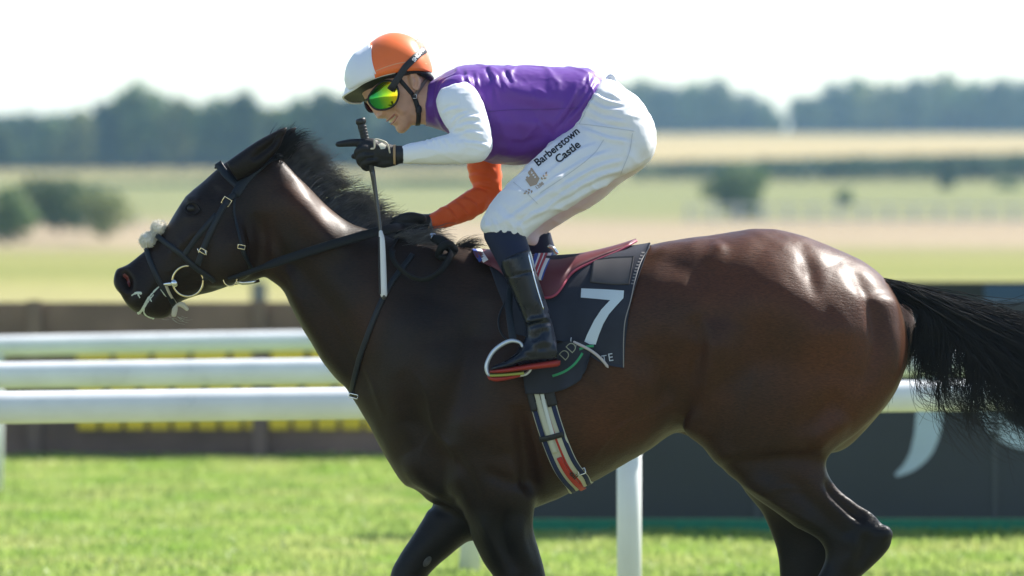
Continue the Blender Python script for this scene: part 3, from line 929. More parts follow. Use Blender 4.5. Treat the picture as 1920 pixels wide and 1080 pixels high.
# ================================================================== the horse
def coat_material():
    m = bpy.data.materials.new('dark_bay_coat')
    m.use_nodes = True
    nt = m.node_tree; b = nt.nodes['Principled BSDF']
    N = nt.nodes.new; L = nt.links.new
    at = N('ShaderNodeAttribute'); at.attribute_name = 'bay'
    tc = N('ShaderNodeTexCoord')
    # hair lie: noise stretched along the coat
    mp = N('ShaderNodeMapping'); mp.inputs['Rotation'].default_value = (0, math.radians(38), 0); mp.inputs['Scale'].default_value = (75, 300, 460)
    L(tc.outputs['Object'], mp.inputs['Vector'])
    nh = N('ShaderNodeTexNoise'); nh.inputs['Scale'].default_value = 1.0; nh.inputs['Detail'].default_value = 4
    L(mp.outputs[0], nh.inputs['Vector'])
    nb = N('ShaderNodeTexNoise'); nb.inputs['Scale'].default_value = 7.0; nb.inputs['Detail'].default_value = 5
    L(tc.outputs['Object'], nb.inputs['Vector'])
    ad = N('ShaderNodeMath'); ad.operation = 'MULTIPLY_ADD'; ad.inputs[1].default_value = 0.5
    L(nb.outputs['Fac'], ad.inputs[0])
    sb = N('ShaderNodeMath'); sb.operation = 'SUBTRACT'; sb.inputs[1].default_value = 0.25
    L(at.outputs['Fac'], sb.inputs[0]); L(sb.outputs[0], ad.inputs[2])
    rp = N('ShaderNodeValToRGB'); cr = rp.color_ramp
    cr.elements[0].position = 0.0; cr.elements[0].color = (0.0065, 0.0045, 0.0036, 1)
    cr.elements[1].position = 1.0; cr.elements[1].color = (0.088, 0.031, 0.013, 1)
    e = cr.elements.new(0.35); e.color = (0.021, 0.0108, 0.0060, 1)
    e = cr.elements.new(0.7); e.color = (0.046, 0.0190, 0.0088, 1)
    L(ad.outputs[0], rp.inputs['Fac'])
    mh = N('ShaderNodeMapRange'); mh.inputs['From Min'].default_value = 0.3; mh.inputs['From Max'].default_value = 0.7; mh.inputs['To Min'].default_value = 0.62; mh.inputs['To Max'].default_value = 1.4
    L(nh.outputs['Fac'], mh.inputs['Value'])
    ml = N('ShaderNodeMix'); ml.data_type = 'RGBA'; ml.blend_type = 'MULTIPLY'; ml.inputs['Factor'].default_value = 1
    L(rp.outputs['Color'], ml.inputs['A']); L(mh.outputs[0], ml.inputs['B'])
    L(ml.outputs['Result'], b.inputs['Base Color'])
    b.inputs['Specular IOR Level'].default_value = 0.14
    rr = N('ShaderNodeMapRange'); rr.inputs['From Min'].default_value = 0.3; rr.inputs['From Max'].default_value = 0.7; rr.inputs['To Min'].default_value = 0.40; rr.inputs['To Max'].default_value = 0.54
    L(nb.outputs['Fac'], rr.inputs['Value']); L(rr.outputs[0], b.inputs['Roughness'])
    b.inputs['Sheen Weight'].default_value = 0.0
    b.inputs['Sheen Roughness'].default_value = 0.5
    b.inputs['Coat Weight'].default_value = 0.17
    b.inputs['Coat Roughness'].default_value = 0.34
    bp = N('ShaderNodeBump'); bp.inputs['Strength'].default_value = 0.42; bp.inputs['Distance'].default_value = 0.002
    mp2 = N('ShaderNodeMapping'); mp2.inputs['Rotation'].default_value = (0, math.radians(52), 0); mp2.inputs['Scale'].default_value = (28, 120, 190)
    L(tc.outputs['Object'], mp2.inputs['Vector'])
    nh2 = N('ShaderNodeTexNoise'); nh2.inputs['Scale'].default_value = 1.0; nh2.inputs['Detail'].default_value = 5; nh2.inputs['Roughness'].default_value = .65
    L(mp2.outputs[0], nh2.inputs['Vector'])
    bp2 = N('ShaderNodeBump'); bp2.inputs['Strength'].default_value = 0.42; bp2.inputs['Distance'].default_value = 0.004
    L(nh2.outputs['Fac'], bp2.inputs['Height'])
    L(nh.outputs['Fac'], bp.inputs['Height']); L(bp2.outputs['Normal'], bp.inputs['Normal']); L(bp.outputs['Normal'], b.inputs['Normal'])
    return m
M_COAT = coat_material()
M_HAIR = mat('black_horse_hair', (0.010, 0.0085, 0.008), rough=0.38, spec=0.5, var=0.3, vscale=30)
M_MANE = mat('sunlit_mane_hair', (0.10, 0.093, 0.090), rough=0.30, spec=1.0, var=0.5, vscale=30)  # base greyed so the black strands carry painted sun sheen

def S(*a):
    return a
head = loft([
    (500, 292, 520, 470, .055), (455, 292, 500, 515, .072), (425, 302, 470, 528, .086), (404, 318, 440, 533, .094), (384, 336, 415, 541, .098, 0, .92), (362, 355, 390, 550, .096, 0, .9),
    (342, 376, 366, 557, .088, 0, .9), (322, 409, 347, 563, .074, 0, .9), (303, 441, 333, 571, .062, 0, .92), (283, 461, 326, 582, .056), (262, 479, 318, 594, .055),
    (243, 494, 303, 599, .056), (228, 503, 283, 597, .056), (219, 511, 262, 589, .052), (216, 522, 246, 579, .044), (219, 533, 236, 566, .032), (226, 545, 230, 556, .012)], seg=5, n=44)
jaw_muscle = loft([(455, 395, 468, 520, .05, -.055), (430, 400, 440, 533, .052, -.06), (405, 420, 412, 538, .048, -.058), (385, 440, 390, 540, .03, -.055)], n=24)
jaw_muscle2 = (jaw_muscle[0] * np.array((1, -1, 1)), jaw_muscle[1])
neck = loft([
    (470, 300, 478, 505, .060), (512, 288, 508, 528, .074), (552, 322, 530, 545, .084), (598, 372, 552, 582, .096), (652, 414, 588, 636, .112), (735, 442, 630, 700, .134),
    (820, 456, 674, 768, .160), (895, 466, 710, 835, .19), (960, 476, 760, 910, .215), (1010, 480, 830, 955, .235)], seg=5, n=48)
torso = loft([
    (770, 560, 742, 845, .11), (810, 480, 772, 918, .185), (870, 464, 822, 955, .225), (950, 476, 910, 978, .252, 0, .95), (1030, 480, 1012, 948, .272, 0, .90), (1120, 474, 1120, 900, .287, 0, .86),
    (1200, 462, 1212, 846, .290, 0, .84, .04), (1280, 450, 1285, 800, .286, 0, .84, .06), (1355, 437, 1370, 800, .285, 0, .88, .08), (1430, 428, 1460, 830, .29, 0, .95, .08), (1510, 442, 1560, 850, .28, 0, .95, .05),
    (1585, 474, 1630, 800, .25), (1640, 504, 1676, 740, .205), (1672, 540, 1694, 690, .14), (1688, 590, 1700, 655, .06)], seg=5, n=56)
def leg(secs, n=28):
    return loft(secs, seg=4, n=n)
thigh = [(1330, 520, 1680, 560, .10, -.14), (1300, 640, 1692, 650, .125, -.155), (1288, 745, 1678, 725, .13, -.155), (1290, 800, 1630, 795, .118, -.15), (1326, 852, 1556, 852, .098, -.145),
         (1372, 897, 1553, 884, .082, -.14), (1420, 936, 1574, 915, .068, -.14), (1478, 974, 1612, 948, .056, -.14), (1522, 1001, 1655, 979, .05, -.14), (1546, 1032, 1675, 1012, .049, -.14),
         (1543, 1060, 1650, 1052, .046, -.14), (1522, 1095, 1612, 1088, .042, -.14), (1490, 1140, 1560, 1136, .036, -.14), (1450, 1195, 1510, 1205, .031, -.14), (1415, 1245, 1472, 1266, .031, -.14),
         (1388, 1285, 1450, 1312, .035, -.14), (1372, 1316, 1425, 1340, .031, -.14), (1345, 1352, 1402, 1366, .038, -.14), (1325, 1392, 1410, 1400, .05, -.14)]
hind_near = leg(thigh)
thigh_f = [(1330, 520, 1708, 560, .10, .14), (1300, 640, 1722, 640, .125, .155), (1290, 745, 1676, 712, .13, .155), (1312, 810, 1568, 780, .118, .15), (1352, 868, 1515, 846, .098, .145),
           (1404, 925, 1535, 895, .08, .14), (1426, 960, 1556, 935, .066, .14), (1444, 1000, 1590, 985, .056, .14), (1456, 1036, 1600, 1024, .05, .14), (1461, 1080, 1575, 1080, .046, .14),
           (1468, 1130, 1550, 1135, .04, .14), (1478, 1190, 1540, 1195, .033, .14), (1486, 1250, 1545, 1258, .032, .14), (1480, 1300, 1548, 1310, .036, .14), (1470, 1335, 1525, 1346, .032, .14), (1450, 1368, 1512, 1376, .04, .14), (1432, 1394, 1520, 1400, .05, .14)]
hind_far = leg(thigh_f)
fore_near = leg([(860, 640, 985, 720, .06, -.15), (822, 760, 1000, 810, .085, -.16), (826, 865, 1004, 885, .095, -.15), (848, 930, 1006, 930, .088, -.14), (868, 968, 1003, 958, .080, -.13), (886, 1008, 1001, 990, .072, -.12),
                 (906, 1045, 1012, 1032, .066, -.11), (925, 1082, 1024, 1080, .06, -.11), (940, 1130, 1026, 1130, .053, -.11), (946, 1170, 1030, 1170, .055, -.11), (948, 1200, 1028, 1205, .05, -.11),
                 (962, 1240, 1018, 1243, .038, -.11), (966, 1290, 1020, 1292, .036, -.11), (962, 1325, 1026, 1330, .041, -.11), (958, 1350, 1012, 1358, .035, -.11), (938, 1378, 1005, 1384, .045, -.11), (925, 1396, 1012, 1400, .055, -.11)])
fore_far = leg([(860, 700, 985, 760, .06, .15), (815, 800, 990, 850, .085, .15), (800, 880, 960, 930, .09, .14), (806, 940, 915, 985, .08, .12), (776, 996, 868, 1022, .066, .11), (750, 1038, 824, 1060, .056, .11),
                (733, 1068, 800, 1085, .052, .11), (728, 1105, 796, 1112, .052, .11), (738, 1140, 798, 1138, .043, .11), (760, 1190, 812, 1180, .036, .11), (784, 1240, 834, 1226, .035, .11), (802, 1275, 858, 1254, .04, .11), (826, 1300, 872, 1276, .035, .11), (846, 1318, 900, 1284, .045, .11), (866, 1340, 930, 1300, .05, .11)])
withers = ellipsoid(P(905, 515), (.22, .06, .075), 20, 14)
parts_h = [head, jaw_muscle, jaw_muscle2, neck, torso, hind_near, hind_far, fore_near, fore_far, withers]
HV, HF = remesh(parts_h, 0.0065)
# remesh twice as even; smooth joints strongly, keep the head crisper
Q = PX(HV)
mk = np.clip((Q[:, 0] - 430) / 150, 0.25, 1.0)
HV = smooth(HV, HF, 26, 0.6, mk)

both = []      # sculpting, mirrored on the two sides
def groove(pts, r, d, taper=.25): both.append((pts, r, -d, taper))
def bulge(pts, r, d, taper=.25): both.append((pts, r, d, taper))
# hindquarters
bulge([(1400, 520), (1500, 590), (1560, 680)], 55, .012)
bulge([(1555, 500), (1590, 590), (1590, 700)], 42, .010, .4)
groove([(1585, 488), (1614, 535), (1636, 595), (1638, 660), (1612, 740)], 11, .0075, .6)
bulge([(1655, 545), (1676, 610), (1672, 690), (1630, 770)], 22, .007, .4)
groove([(1580, 740), (1530, 780), (1490, 810)], 22, .007)
bulge([(1590, 780), (1550, 812), (1520, 840)], 18, .008)
bulge([(1350, 600), (1330, 700), (1310, 790)], 34, .012)
groove([(1302, 590), (1314, 650), (1302, 720), (1286, 775)], 13, .013, .4)
groove([(1345, 470), (1322, 505), (1300, 545)], 20, .0035)
bulge([(1352, 452), (1342, 476), (1330, 500)], 15, .005)
groove([(1230, 512), (1320, 510), (1400, 530)], 30, .0025)
bulge([(1215, 475), (1280, 468), (1330, 462)], 18, .006)
groove([(1496, 455), (1516, 500), (1528, 560)], 15, .006, .5)
bulge([(1300, 800)], 26, .012)
groove([(1360, 905), (1440, 880), (1540, 870)], 22, .006)
groove([(1545, 900), (1578, 938), (1622, 978)], 8, .013)
bulge([(1560, 890), (1600, 932), (1650, 975)], 7, .006)
groove([(1470, 890), (1500, 920), (1545, 965), (1590, 1010)], 16, .006)
bulge([(1330, 830), (1390, 880), (1450, 930)], 20, .006)
groove([(1340, 880), (1420, 862), (1500, 858), (1550, 862)], 12, .007)
bulge([(1590, 1000), (1600, 1030), (1585, 1070)], 14, .005)
groove([(1625, 1000), (1622, 1030), (1605, 1065)], 9, .006)
bulge([(1400, 890), (1470, 945), (1540, 1000)], 22, .008)
bulge([(1655, 985), (1670, 1010)], 16, .006)
# flank and belly
groove([(1205, 640), (1240, 700), (1262, 770)], 26, .006)
for k in range(7):
    groove([(1180 + k * 12, 560 + k * 14), (1176 + k * 13, 640 + k * 8), (1170 + k * 13, 700 + k * 6)], 4.5, .0016)
groove([(1290, 640), (1270, 700), (1236, 760), (1190, 810)], 24, .007)
# shoulder and forehand
groove([(905, 560), (880, 660), (850, 760), (835, 830)], 26, .012)
bulge([(800, 560), (770, 680), (770, 790)], 48, .012)
bulge([(930, 640), (930, 740), (940, 850)], 44, .012)
groove([(965, 760), (985, 850), (1003, 930)], 16, .015)
groove([(745, 700), (790, 800), (850, 900)], 22, .006)
bulge([(765, 850), (800, 905), (850, 940)], 26, .010)
groove([(760, 915), (815, 948), (870, 972)], 9, .010)
groove([(880, 990), (900, 1030), (930, 1080)], 9, -.004)
groove([(950, 950), (942, 1000), (962, 1075)], 11, .008)
bulge([(905, 960), (915, 1010), (938, 1070)], 16, .006)
bulge([(975, 965), (975, 1010), (995, 1070)], 12, .006)
groove([(840, 840), (880, 900), (895, 960)], 14, .006)
bulge([(820, 640), (850, 740), (900, 830)], 40, .008)
groove([(1010, 900), (960, 905), (900, 880)], 12, .006)
# neck
groove([(520, 470), (590, 540), (650, 640), (690, 740)], 22, .013)
bulge([(545, 500), (560, 560), (600, 640), (650, 720)], 15, .008)
bulge([(528, 350), (580, 410), (650, 480)], 26, .012)
groove([(500, 400), (520, 460), (560, 520)], 16, .010)

# head
groove([(478, 400), (492, 450), (488, 505)], 12, .012)
bulge([(448, 430), (440, 490), (415, 525)], 26, .010)
groove([(352, 408), (330, 440), (305, 480)], 10, .005)
bulge([(375, 425), (345, 455), (318, 480)], 7, .006)
bulge([(348, 380), (360, 376), (376, 378)], 9, .007)
groove([(360, 391)], 11, .008)
bulge([(345, 404), (360, 408), (376, 402)], 5, .004)
groove([(392, 372), (410, 350)], 13, .007)
groove([(330, 540), (362, 530), (400, 528)], 9, .004)
groove([(300, 530), (284, 550), (271, 572), (262, 592)], 4.0, .010, .1)
bulge([(312, 545), (290, 565), (282, 588)], 9, .004)
bulge([(275, 545), (258, 562), (250, 580)], 8, .004)
groove([(258, 545), (246, 556), (234, 560)], 5, .004)
# nostril: raised rim and a deep cup
bulge([(222, 508), (242, 507), (252, 522), (248, 540), (234, 546), (221, 532), (222, 510)], 5.5, .007, 0)
groove([(231, 515), (240, 529), (239, 540)], 8.5, .030, 0)
both = [(q[0], q[1], q[2] * (2.1 if q[0][0][0] > 520 else 1.0), *q[3:]) for q in both]
HV = sculpt(HV, HF, both, 'near')
HVf = sculpt(HV, HF, both, 'far')
HV = np.where((HV[:, 1] > 0.0)[:, None], HVf, HV)
HV = crumple(HV, HF, .0042, 7.0, (1, 1, .55), 4.4, ridged=False)
HV = crumple(HV, HF, .0018, 22.0, (1, 1, .45), 9.4, ridged=False)
Qm = PX(HV)
HV = smooth(HV, HF, 5, 0.5, np.clip((Qm[:, 0] - 400) / 250, 0.12, 1.0))
# veins and skin folds on the near side
fold = []
for k in range(7):
    fold.append(([(1245 + k * 8, 610 + k * 4), (1256 + k * 7, 680 + k * 2), (1246 + k * 6, 745 + k)], 4.0, -.0030))
    fold.append(([(1252 + k * 8, 610 + k * 4), (1263 + k * 7, 680 + k * 2), (1253 + k * 6, 745 + k)], 4.0, .0020))
for k in range(4):
    fold.append(([(500 + k * 9, 470 + k * 8), (512 + k * 9, 500 + k * 9), (530 + k * 8, 525 + k * 10)], 4.0, -.0022))
for k in range(4):
    fold.append(([(985 - k * 10, 800 + k * 14), (1000 - k * 8, 860 + k * 12), (1002 - k * 4, 920 + k * 6)], 4.5, -.0022))
vein = [([(1110, 860), (1150, 812), (1190, 785), (1235, 770), (1270, 745)], 4.5, .0045), ([(330, 440), (350, 468), (358, 500), (350, 535)], 3.6, .0030), ([(400, 445), (385, 475), (372, 508)], 3.4, .0022), ([(352, 470), (330, 500), (305, 512)], 3.2, .0022),
        ([(770, 690), (800, 735), (815, 800), (850, 850), (862, 905)], 4.6, .0040), ([(815, 800), (790, 850), (800, 900)], 4.2, .0030), ([(1380, 900), (1430, 928), (1480, 958), (1530, 985), (1560, 1010)], 4.6, .0045), ([(1430, 928), (1470, 915), (1520, 920)], 4.2, .003),
        ([(900, 975), (922, 1015), (948, 1060)], 4.4, .0040), ([(1450, 620), (1420, 690), (1400, 770), (1380, 840)], 5, .0030), ([(600, 560), (640, 620), (690, 700), (720, 790)], 5, .0035), ([(1060, 640), (1100, 700), (1150, 740)], 4.5, .002)]
HV = sculpt(HV, HF, fold + vein, 'near')
HV = smooth(HV, HF, 1, 0.3)

horse = empty('horse', P(1100, 1400, 0), 'dark bay racehorse cantering to the left with black mane and tail', 'horse')
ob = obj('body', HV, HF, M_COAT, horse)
# coat colour plus a painted sunlit crest: nearly black head, neck and legs, reddish brown hindquarters and barrel
Q = PX(HV)
def lobe(cx, cy, rx, ry):
    return np.exp(-(((Q[:, 0] - cx) / rx) ** 2 + ((Q[:, 1] - cy) / ry) ** 2))
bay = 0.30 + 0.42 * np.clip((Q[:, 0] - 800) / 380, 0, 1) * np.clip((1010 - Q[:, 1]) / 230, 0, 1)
bay += 0.34 * lobe(1480, 500, 260, 90) + 0.30 * lobe(1600, 700, 110, 160) + 0.30 * lobe(505, 440, 26, 90) + 0.5 * lobe(555, 350, 40, 50) + 0.5 * lobe(610, 405, 40, 40) + 0.25 * lobe(690, 600, 40, 90) + 0.2 * lobe(1080, 800, 160, 110)  # the two neck crest lobes paint its sunlit strip browner
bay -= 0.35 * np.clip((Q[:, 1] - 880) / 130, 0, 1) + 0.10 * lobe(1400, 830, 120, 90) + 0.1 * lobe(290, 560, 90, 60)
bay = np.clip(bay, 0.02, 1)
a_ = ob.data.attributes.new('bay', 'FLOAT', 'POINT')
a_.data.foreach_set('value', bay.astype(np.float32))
HB = bvh_of(HV, HF)

# ---- ears (far ear peeps out behind the near one)
def ear(Y, pts_top, pts_bot, w, inner):
    V, F = loft([(a[0], a[1], b[0], b[1], ww, Y + dy, .9) for a, b, ww, dy in zip(pts_top, pts_bot, w, (0, -.004, -.008, -.008, -.006, -.004))], seg=4, n=24)
    return remesh([(V, F)], 0.004)
for Y, dx, nm in ((-.062, 0, 'near'), (.055, 17, 'far')):
    V, F = ear(Y, [(424 + dx, 304), (452 + dx, 284), (482 + dx, 264), (508 + dx, 250), (526 + dx, 241), (538 + dx, 237)],
               [(446 + dx, 340), (480 + dx, 322), (508 + dx, 298), (525 + dx, 275), (534 + dx, 254), (540 + dx, 240)], (.030, .034, .030, .022, .012, .004), None)
    V = smooth(V, F, 6, 0.5)
    # the hollow of the ear faces outwards and down
    V = sculpt(V, F, [([(470 + dx, 300), (505 + dx, 275), (530 + dx, 250)], 8, -.014)], 'near')
    e = obj('ear', V, F, M_COAT, horse)
    at = e.data.attributes.new('bay', 'FLOAT', 'POINT'); at.data.foreach_set('value', np.full(len(V), .14, dtype=np.float32))

# ---- eyes
M_EYE = mat('horse_eye', (0.012, 0.008, 0.006), rough=0.36, spec=0.4)
for far in (False, True):
    p, n_ = hit_px(HB, 361, 391, far)
    c = p + np.array((0, .0075 if not far else -.0075, 0))
    V, F = ellipsoid(c, (.0175, .0150, .0150), 22, 16)
    obj('eye', V, F, M_EYE, horse)
    s = 1 if far else -1
    for up_, arc in ((1, [(346, 392), (352, 383), (362, 380), (371, 384), (376, 394)]), (0, [(346, 392), (352, 400), (361, 403), (370, 401), (376, 394)])):
        A, Bn = lay(HB, arc, step=3, far=far, lift=.001, sm=3)
        A[:, 1] += s * 0.004
        V, F = tube(A, [.0010] + [.0020] * (len(A) - 2) + [.0010], n=8, seg=2)
        e = obj('eyelid', V, F, M_COAT, horse)
        at = e.data.attributes.new('bay', 'FLOAT', 'POINT'); at.data.foreach_set('value', np.full(len(V), .04, dtype=np.float32))
# nostril lining
M_NOSTRIL = mat('nostril_lining', (0.17, 0.03, 0.025), rough=0.35, var=0.3, vscale=40)
for far in (False, True):
    A, Bn = lay(HB, [(232, 514), (240, 524), (242, 538)], step=2, far=far, lift=.0012, sm=3)
    w = np.interp(np.linspace(0, 1, len(A)), [0, .35, .7, 1], [.008, .019, .013, .004])
    V, F = ribbon(A, Bn, w, .0012)
    obj('nostril_lining', V, F, M_NOSTRIL, horse)
# chestnut on the far foreleg
c = P(801, 1053, .11 - .058)
V, F = ellipsoid(c, (.010, .004, .019), 12, 10, np.array(Matrix.Rotation(math.radians(35), 3, 'Y')))
obj('chestnut_callus', V, F, mat('callus', (0.075, 0.07, 0.06), rough=0.8, var=0.3, vscale=60), horse)
# hooves
M_HOOF = mat('hoof_horn', (0.04, 0.035, 0.03), rough=0.5, var=0.3, vscale=20)
for secs in ([(1342, 1352, 1402, 1366, .042, -.14), (1322, 1394, 1412, 1401, .056, -.14)], [(1448, 1368, 1512, 1376, .043, .14), (1430, 1396, 1522, 1401, .056, .14)],
             [(936, 1378, 1006, 1384, .048, -.11), (922, 1398, 1014, 1401, .06, -.11)], [(845, 1318, 900, 1284, .048, .11), (868, 1343, 933, 1300, .056, .11)]):
    obj('hoof', *loft(secs, seg=3, n=24), M_HOOF, horse)

# ---- mane, forelock wisps, tail: strands
def wave(paths, key, amp, freq=5.0):
    """let locks of hair undulate more towards their tips"""
    m, k, _ = paths.shape
    q = np.linspace(0, 1, k)[None, :]
    ph = (key * 12.9898 % 6.283)[:, None]
    a = amp * q * (0.5 + (key * 7.13 % 1.0)[:, None])
    out = paths.copy()
    out[:, :, 2] += a * np.sin(q * freq + ph); out[:, :, 1] += a * np.cos(q * freq * 1.2 + ph * 1.7)
    out[:, :, 0] += 0.5 * a * np.sin(q * freq * .8 + ph * 2.3)
    return out
def strand_set(roots, ctrl, k=9):
    """roots (m,3); ctrl: list of offsets arrays (m,3) giving successive control points"""
    pts = [roots]
    for c in ctrl: pts.append(pts[-1] + c)
    A = np.stack(pts, 1)                       # m, c, 3
    m, c, _ = A.shape
    t = np.linspace(0, c - 1, k)
    out = []
    for q in t:
        i = min(int(q), c - 2); f = q - i
        p0 = A[:, max(i - 1, 0)]; p1 = A[:, i]; p2 = A[:, i + 1]; p3 = A[:, min(i + 2, c - 1)]
        out.append(0.5 * ((2 * p1) + (-p0 + p2) * f + (2 * p0 - 5 * p1 + 4 * p2 - p3) * f * f + (-p0 + 3 * p1 - 3 * p2 + p3) * f ** 3))
    return np.stack(out, 1)
r = np.random.default_rng(21)
m = 4600
crest = crom([(512, 296), (532, 306), (556, 334), (584, 366), (616, 396), (654, 420), (700, 438), (755, 452), (812, 464)], 10)
nl = 170
lock = r.integers(0, nl, m)
Lt = np.sort(r.uniform(0, 1, nl)) ** .95
K = r.normal(size=(nl, 6)); KL = r.uniform(.72, 1.12, nl)
t0 = Lt[lock]
t = np.clip(t0 + r.normal(scale=.010, size=m), 0, 1)
fx = lambda q: np.interp(q, np.linspace(0, 1, len(crest)), crest[:, 0]); fy = lambda q: np.interp(q, np.linspace(0, 1, len(crest)), crest[:, 1])
Y0 = .036 + r.normal(scale=.012, size=m)
roots = np.array([P(a, b, y) for a, b, y in zip(fx(t) + r.normal(scale=2, size=m), fy(t) + r.uniform(-6, 14, m), Y0)])
rc = np.array([P(a, b, .036) for a, b in zip(fx(t0), fy(t0))])
ln = np.interp(t0, [0, .08, .25, .5, .8, 1], [.085, .118, .142, .146, .125, .08]) * KL[lock] * r.uniform(.75, 1.08, m)
ang = np.radians(np.interp(t0, [0, .1, .3, .6, 1], [52, 52, 48, 38, 16]) + 5 * K[lock, 0] + r.normal(scale=5, size=m))
def dirn(a, yl, sc): return np.stack((np.cos(a), yl + r.normal(scale=sc, size=m), np.sin(a)), 1)
ang2 = ang - np.radians(20 + 9 * K[lock, 1] + r.normal(scale=3, size=m)); ang3 = ang2 - np.radians(14 + 14 * K[lock, 2] + r.normal(scale=5, size=m)); ang4 = ang3 - np.radians(8 + 16 * K[lock, 3] + r.normal(scale=8, size=m))
pull = (rc - roots)
d1 = dirn(ang, .34 + .08 * K[lock, 4], .05) * ln[:, None] * .32 + pull * .2
d2 = dirn(ang2, .28 + .10 * K[lock, 4], .06) * ln[:, None] * .28 + pull * .25
d3 = dirn(ang3, .20 + .12 * K[lock, 5], .08) * ln[:, None] * .24 + pull * .2
d4 = dirn(ang4, .14 + .12 * K[lock, 5], .10) * ln[:, None] * .20
V, F = hair(strand_set(roots, [d1, d2, d3, d4], 11), np.full(m, .0010), np.full(m, .00022))
obj('mane', V, F, M_MANE, horse, kind='stuff')
# wisps at the withers and the forelock blown back between the ears
def wisp(name, px0, px1, py0, py1, n, a0, a1, l0, l1, Ys=.02, curl=-20, mt=M_HAIR):
    cx = r.uniform(px0, px1, n); cy = r.uniform(py0, py1, n); Y = r.normal(scale=Ys, size=n)
    rt = np.array([P(a, b, y) for a, b, y in zip(cx, cy, Y)])
    an = np.radians(r.uniform(a0, a1, n)); ln = r.uniform(l0, l1, n)[:, None]
    f = lambda q: np.stack((np.cos(an + q), r.normal(scale=.12, size=n), np.sin(an + q)), 1)
    c_ = math.radians(curl)
    V, F = hair(strand_set(rt, [f(0) * ln * .35, f(c_) * ln * .35, f(2 * c_) * ln * .3], 8), np.full(n, .0010), np.full(n, .0002))
    obj(name, V, F, mt, horse, kind='stuff')
wisp('withers_wisp', 848, 872, 462, 480, 170, 20, 58, .05, .085, curl=-22)
wisp('forelock', 500, 545, 262, 300, 420, 35, 75, .03, .075, Ys=.03, curl=-10)
wisp('forelock_wisp', 538, 548, 262, 282, 40, 38, 52, .06, .09, Ys=.012, curl=-20)
wisp('withers_mane', 730, 815, 436, 470, 500, 0, 40, .04, .09, Ys=.03, curl=-18, mt=M_MANE)

# tail: a bony dock carried out, thick hair sweeping right, wisps hanging and curling back
M_TAIL = mat('black_tail_hair', (0.0075, 0.0062, 0.006), rough=0.42, spec=0.45, var=0.4, vscale=25)
dock = tube([P(1640, 536, 0), P(1685, 550, 0), P(1735, 566, 0), P(1795, 592, 0), P(1850, 618, 0)], [.030, .030, .026, .02, .01], n=16)
obj('tail_dock', *dock, mat('tail_core', (0.006, 0.005, 0.005), rough=0.85, spec=.1), horse)
m = 4300
t = r.uniform(0, 1, m) ** .7
dx = np.interp(t, [0, .35, .7, 1], [1638, 1700, 1770, 1865]); dy = np.interp(t, [0, .35, .7, 1], [526, 546, 574, 618])
oy = r.uniform(-1, 1, m)
dy = dy + oy * np.interp(t, [0, .3, 1], [9, 15, 20])
Y = r.normal(scale=.024, size=m)
roots = np.array([P(a, b, y) for a, b, y in zip(dx, dy, Y)])
lockn = r.integers(0, 90, m); lk = np.random.default_rng(77).normal(size=(90, 6))[lockn]
low = np.clip(np.abs(lk[:, 0]) * .33 + r.uniform(0, .15, m), 0, 1.1) * np.interp(t, [0, .4, 1], [.75, .8, 1.15])
low = np.where(oy < -.2, low * .22, low)
a1 = np.radians(-23 + 4 * lk[:, 1] + r.normal(scale=3, size=m) - 12 * np.clip(oy, 0, 1) * r.uniform(0, 1, m))
a2 = a1 - np.radians(2 + 34 * low + 4 * lk[:, 2]); a3 = a2 - np.radians(2 + 26 * low + 6 * lk[:, 3]); a4 = a3 + np.radians(8 * lk[:, 4] + r.normal(scale=6, size=m) + 8); a5 = a4 + np.radians(14 * lk[:, 5] + 10)
ln = (r.uniform(.45, .85, m) * (1 - .45 * np.clip(low, 0, 1)))[:, None]
dv = lambda a, s, m=m: np.stack((np.cos(a), r.normal(scale=s, size=m) + .06 * lk[:, 1], np.sin(a)), 1)
V, F = hair(wave(strand_set(roots, [dv(a1, .04) * ln * .22, dv(a2, .05) * ln * .22, dv(a3, .06) * ln * .21, dv(a4, .06) * ln * .18, dv(a5, .08) * ln * .15], 17), lockn + 1.0, .016, 7.0), np.full(m, .0014), np.full(m, .0004))
obj('tail_hair', V, F, M_TAIL, horse, kind='stuff')
# hanging curls under the tail
def curls(name, m, x0, x1, y0, y1, base, nl, l0, l1, seed, b1=12, b2=45, b3=42, rr=.0011):
    r = np.random.default_rng(seed)
    lo_ = r.integers(0, nl, m); L_ = r.uniform(0, 1, nl)[lo_]; K = r.normal(size=(nl, 4))[lo_]
    t = np.clip(L_ + r.normal(scale=.02, size=m), 0, 1)
    dx = x0 + (x1 - x0) * t; dy = y0 + (y1 - y0) * t + r.uniform(-12, 14, m)
    roots = np.array([P(a, b, y) for a, b, y in zip(dx, dy, r.normal(scale=.03, size=m))])
    a1 = np.radians(base + 7 * K[:, 0] + r.normal(scale=3, size=m)); a2 = a1 + np.radians(b1 + 7 * K[:, 1] + r.normal(scale=4, size=m))
    a3 = a2 + np.radians(b2 + 16 * K[:, 2] + r.normal(scale=5, size=m)); a4 = a3 + np.radians(b3 + 18 * K[:, 3] + r.normal(scale=8, size=m))
    ln = (r.uniform(l0, l1, nl)[lo_] * r.uniform(.8, 1.1, m))[:, None]
    dv = lambda a, s: np.stack((np.cos(a), r.normal(scale=s, size=m), np.sin(a)), 1)
    V, F = hair(wave(strand_set(roots, [dv(a1, .04) * ln * .3, dv(a2, .05) * ln * .3, dv(a3, .06) * ln * .22, dv(a4, .08) * ln * .18], 15), lo_ + 1.0, .010, 6.0), np.full(m, rr), np.full(m, .0003))
    obj(name, V, F, M_TAIL, horse, kind='stuff')
curls('tail_curls', 420, 1715, 1850, 600, 660, -94, 30, .22, .42, 5)
curls('tail_underhair', 1000, 1722, 1775, 585, 604, -80, 46, .09, .20, 6, b1=-12, b2=-8, b3=10, rr=.0013)
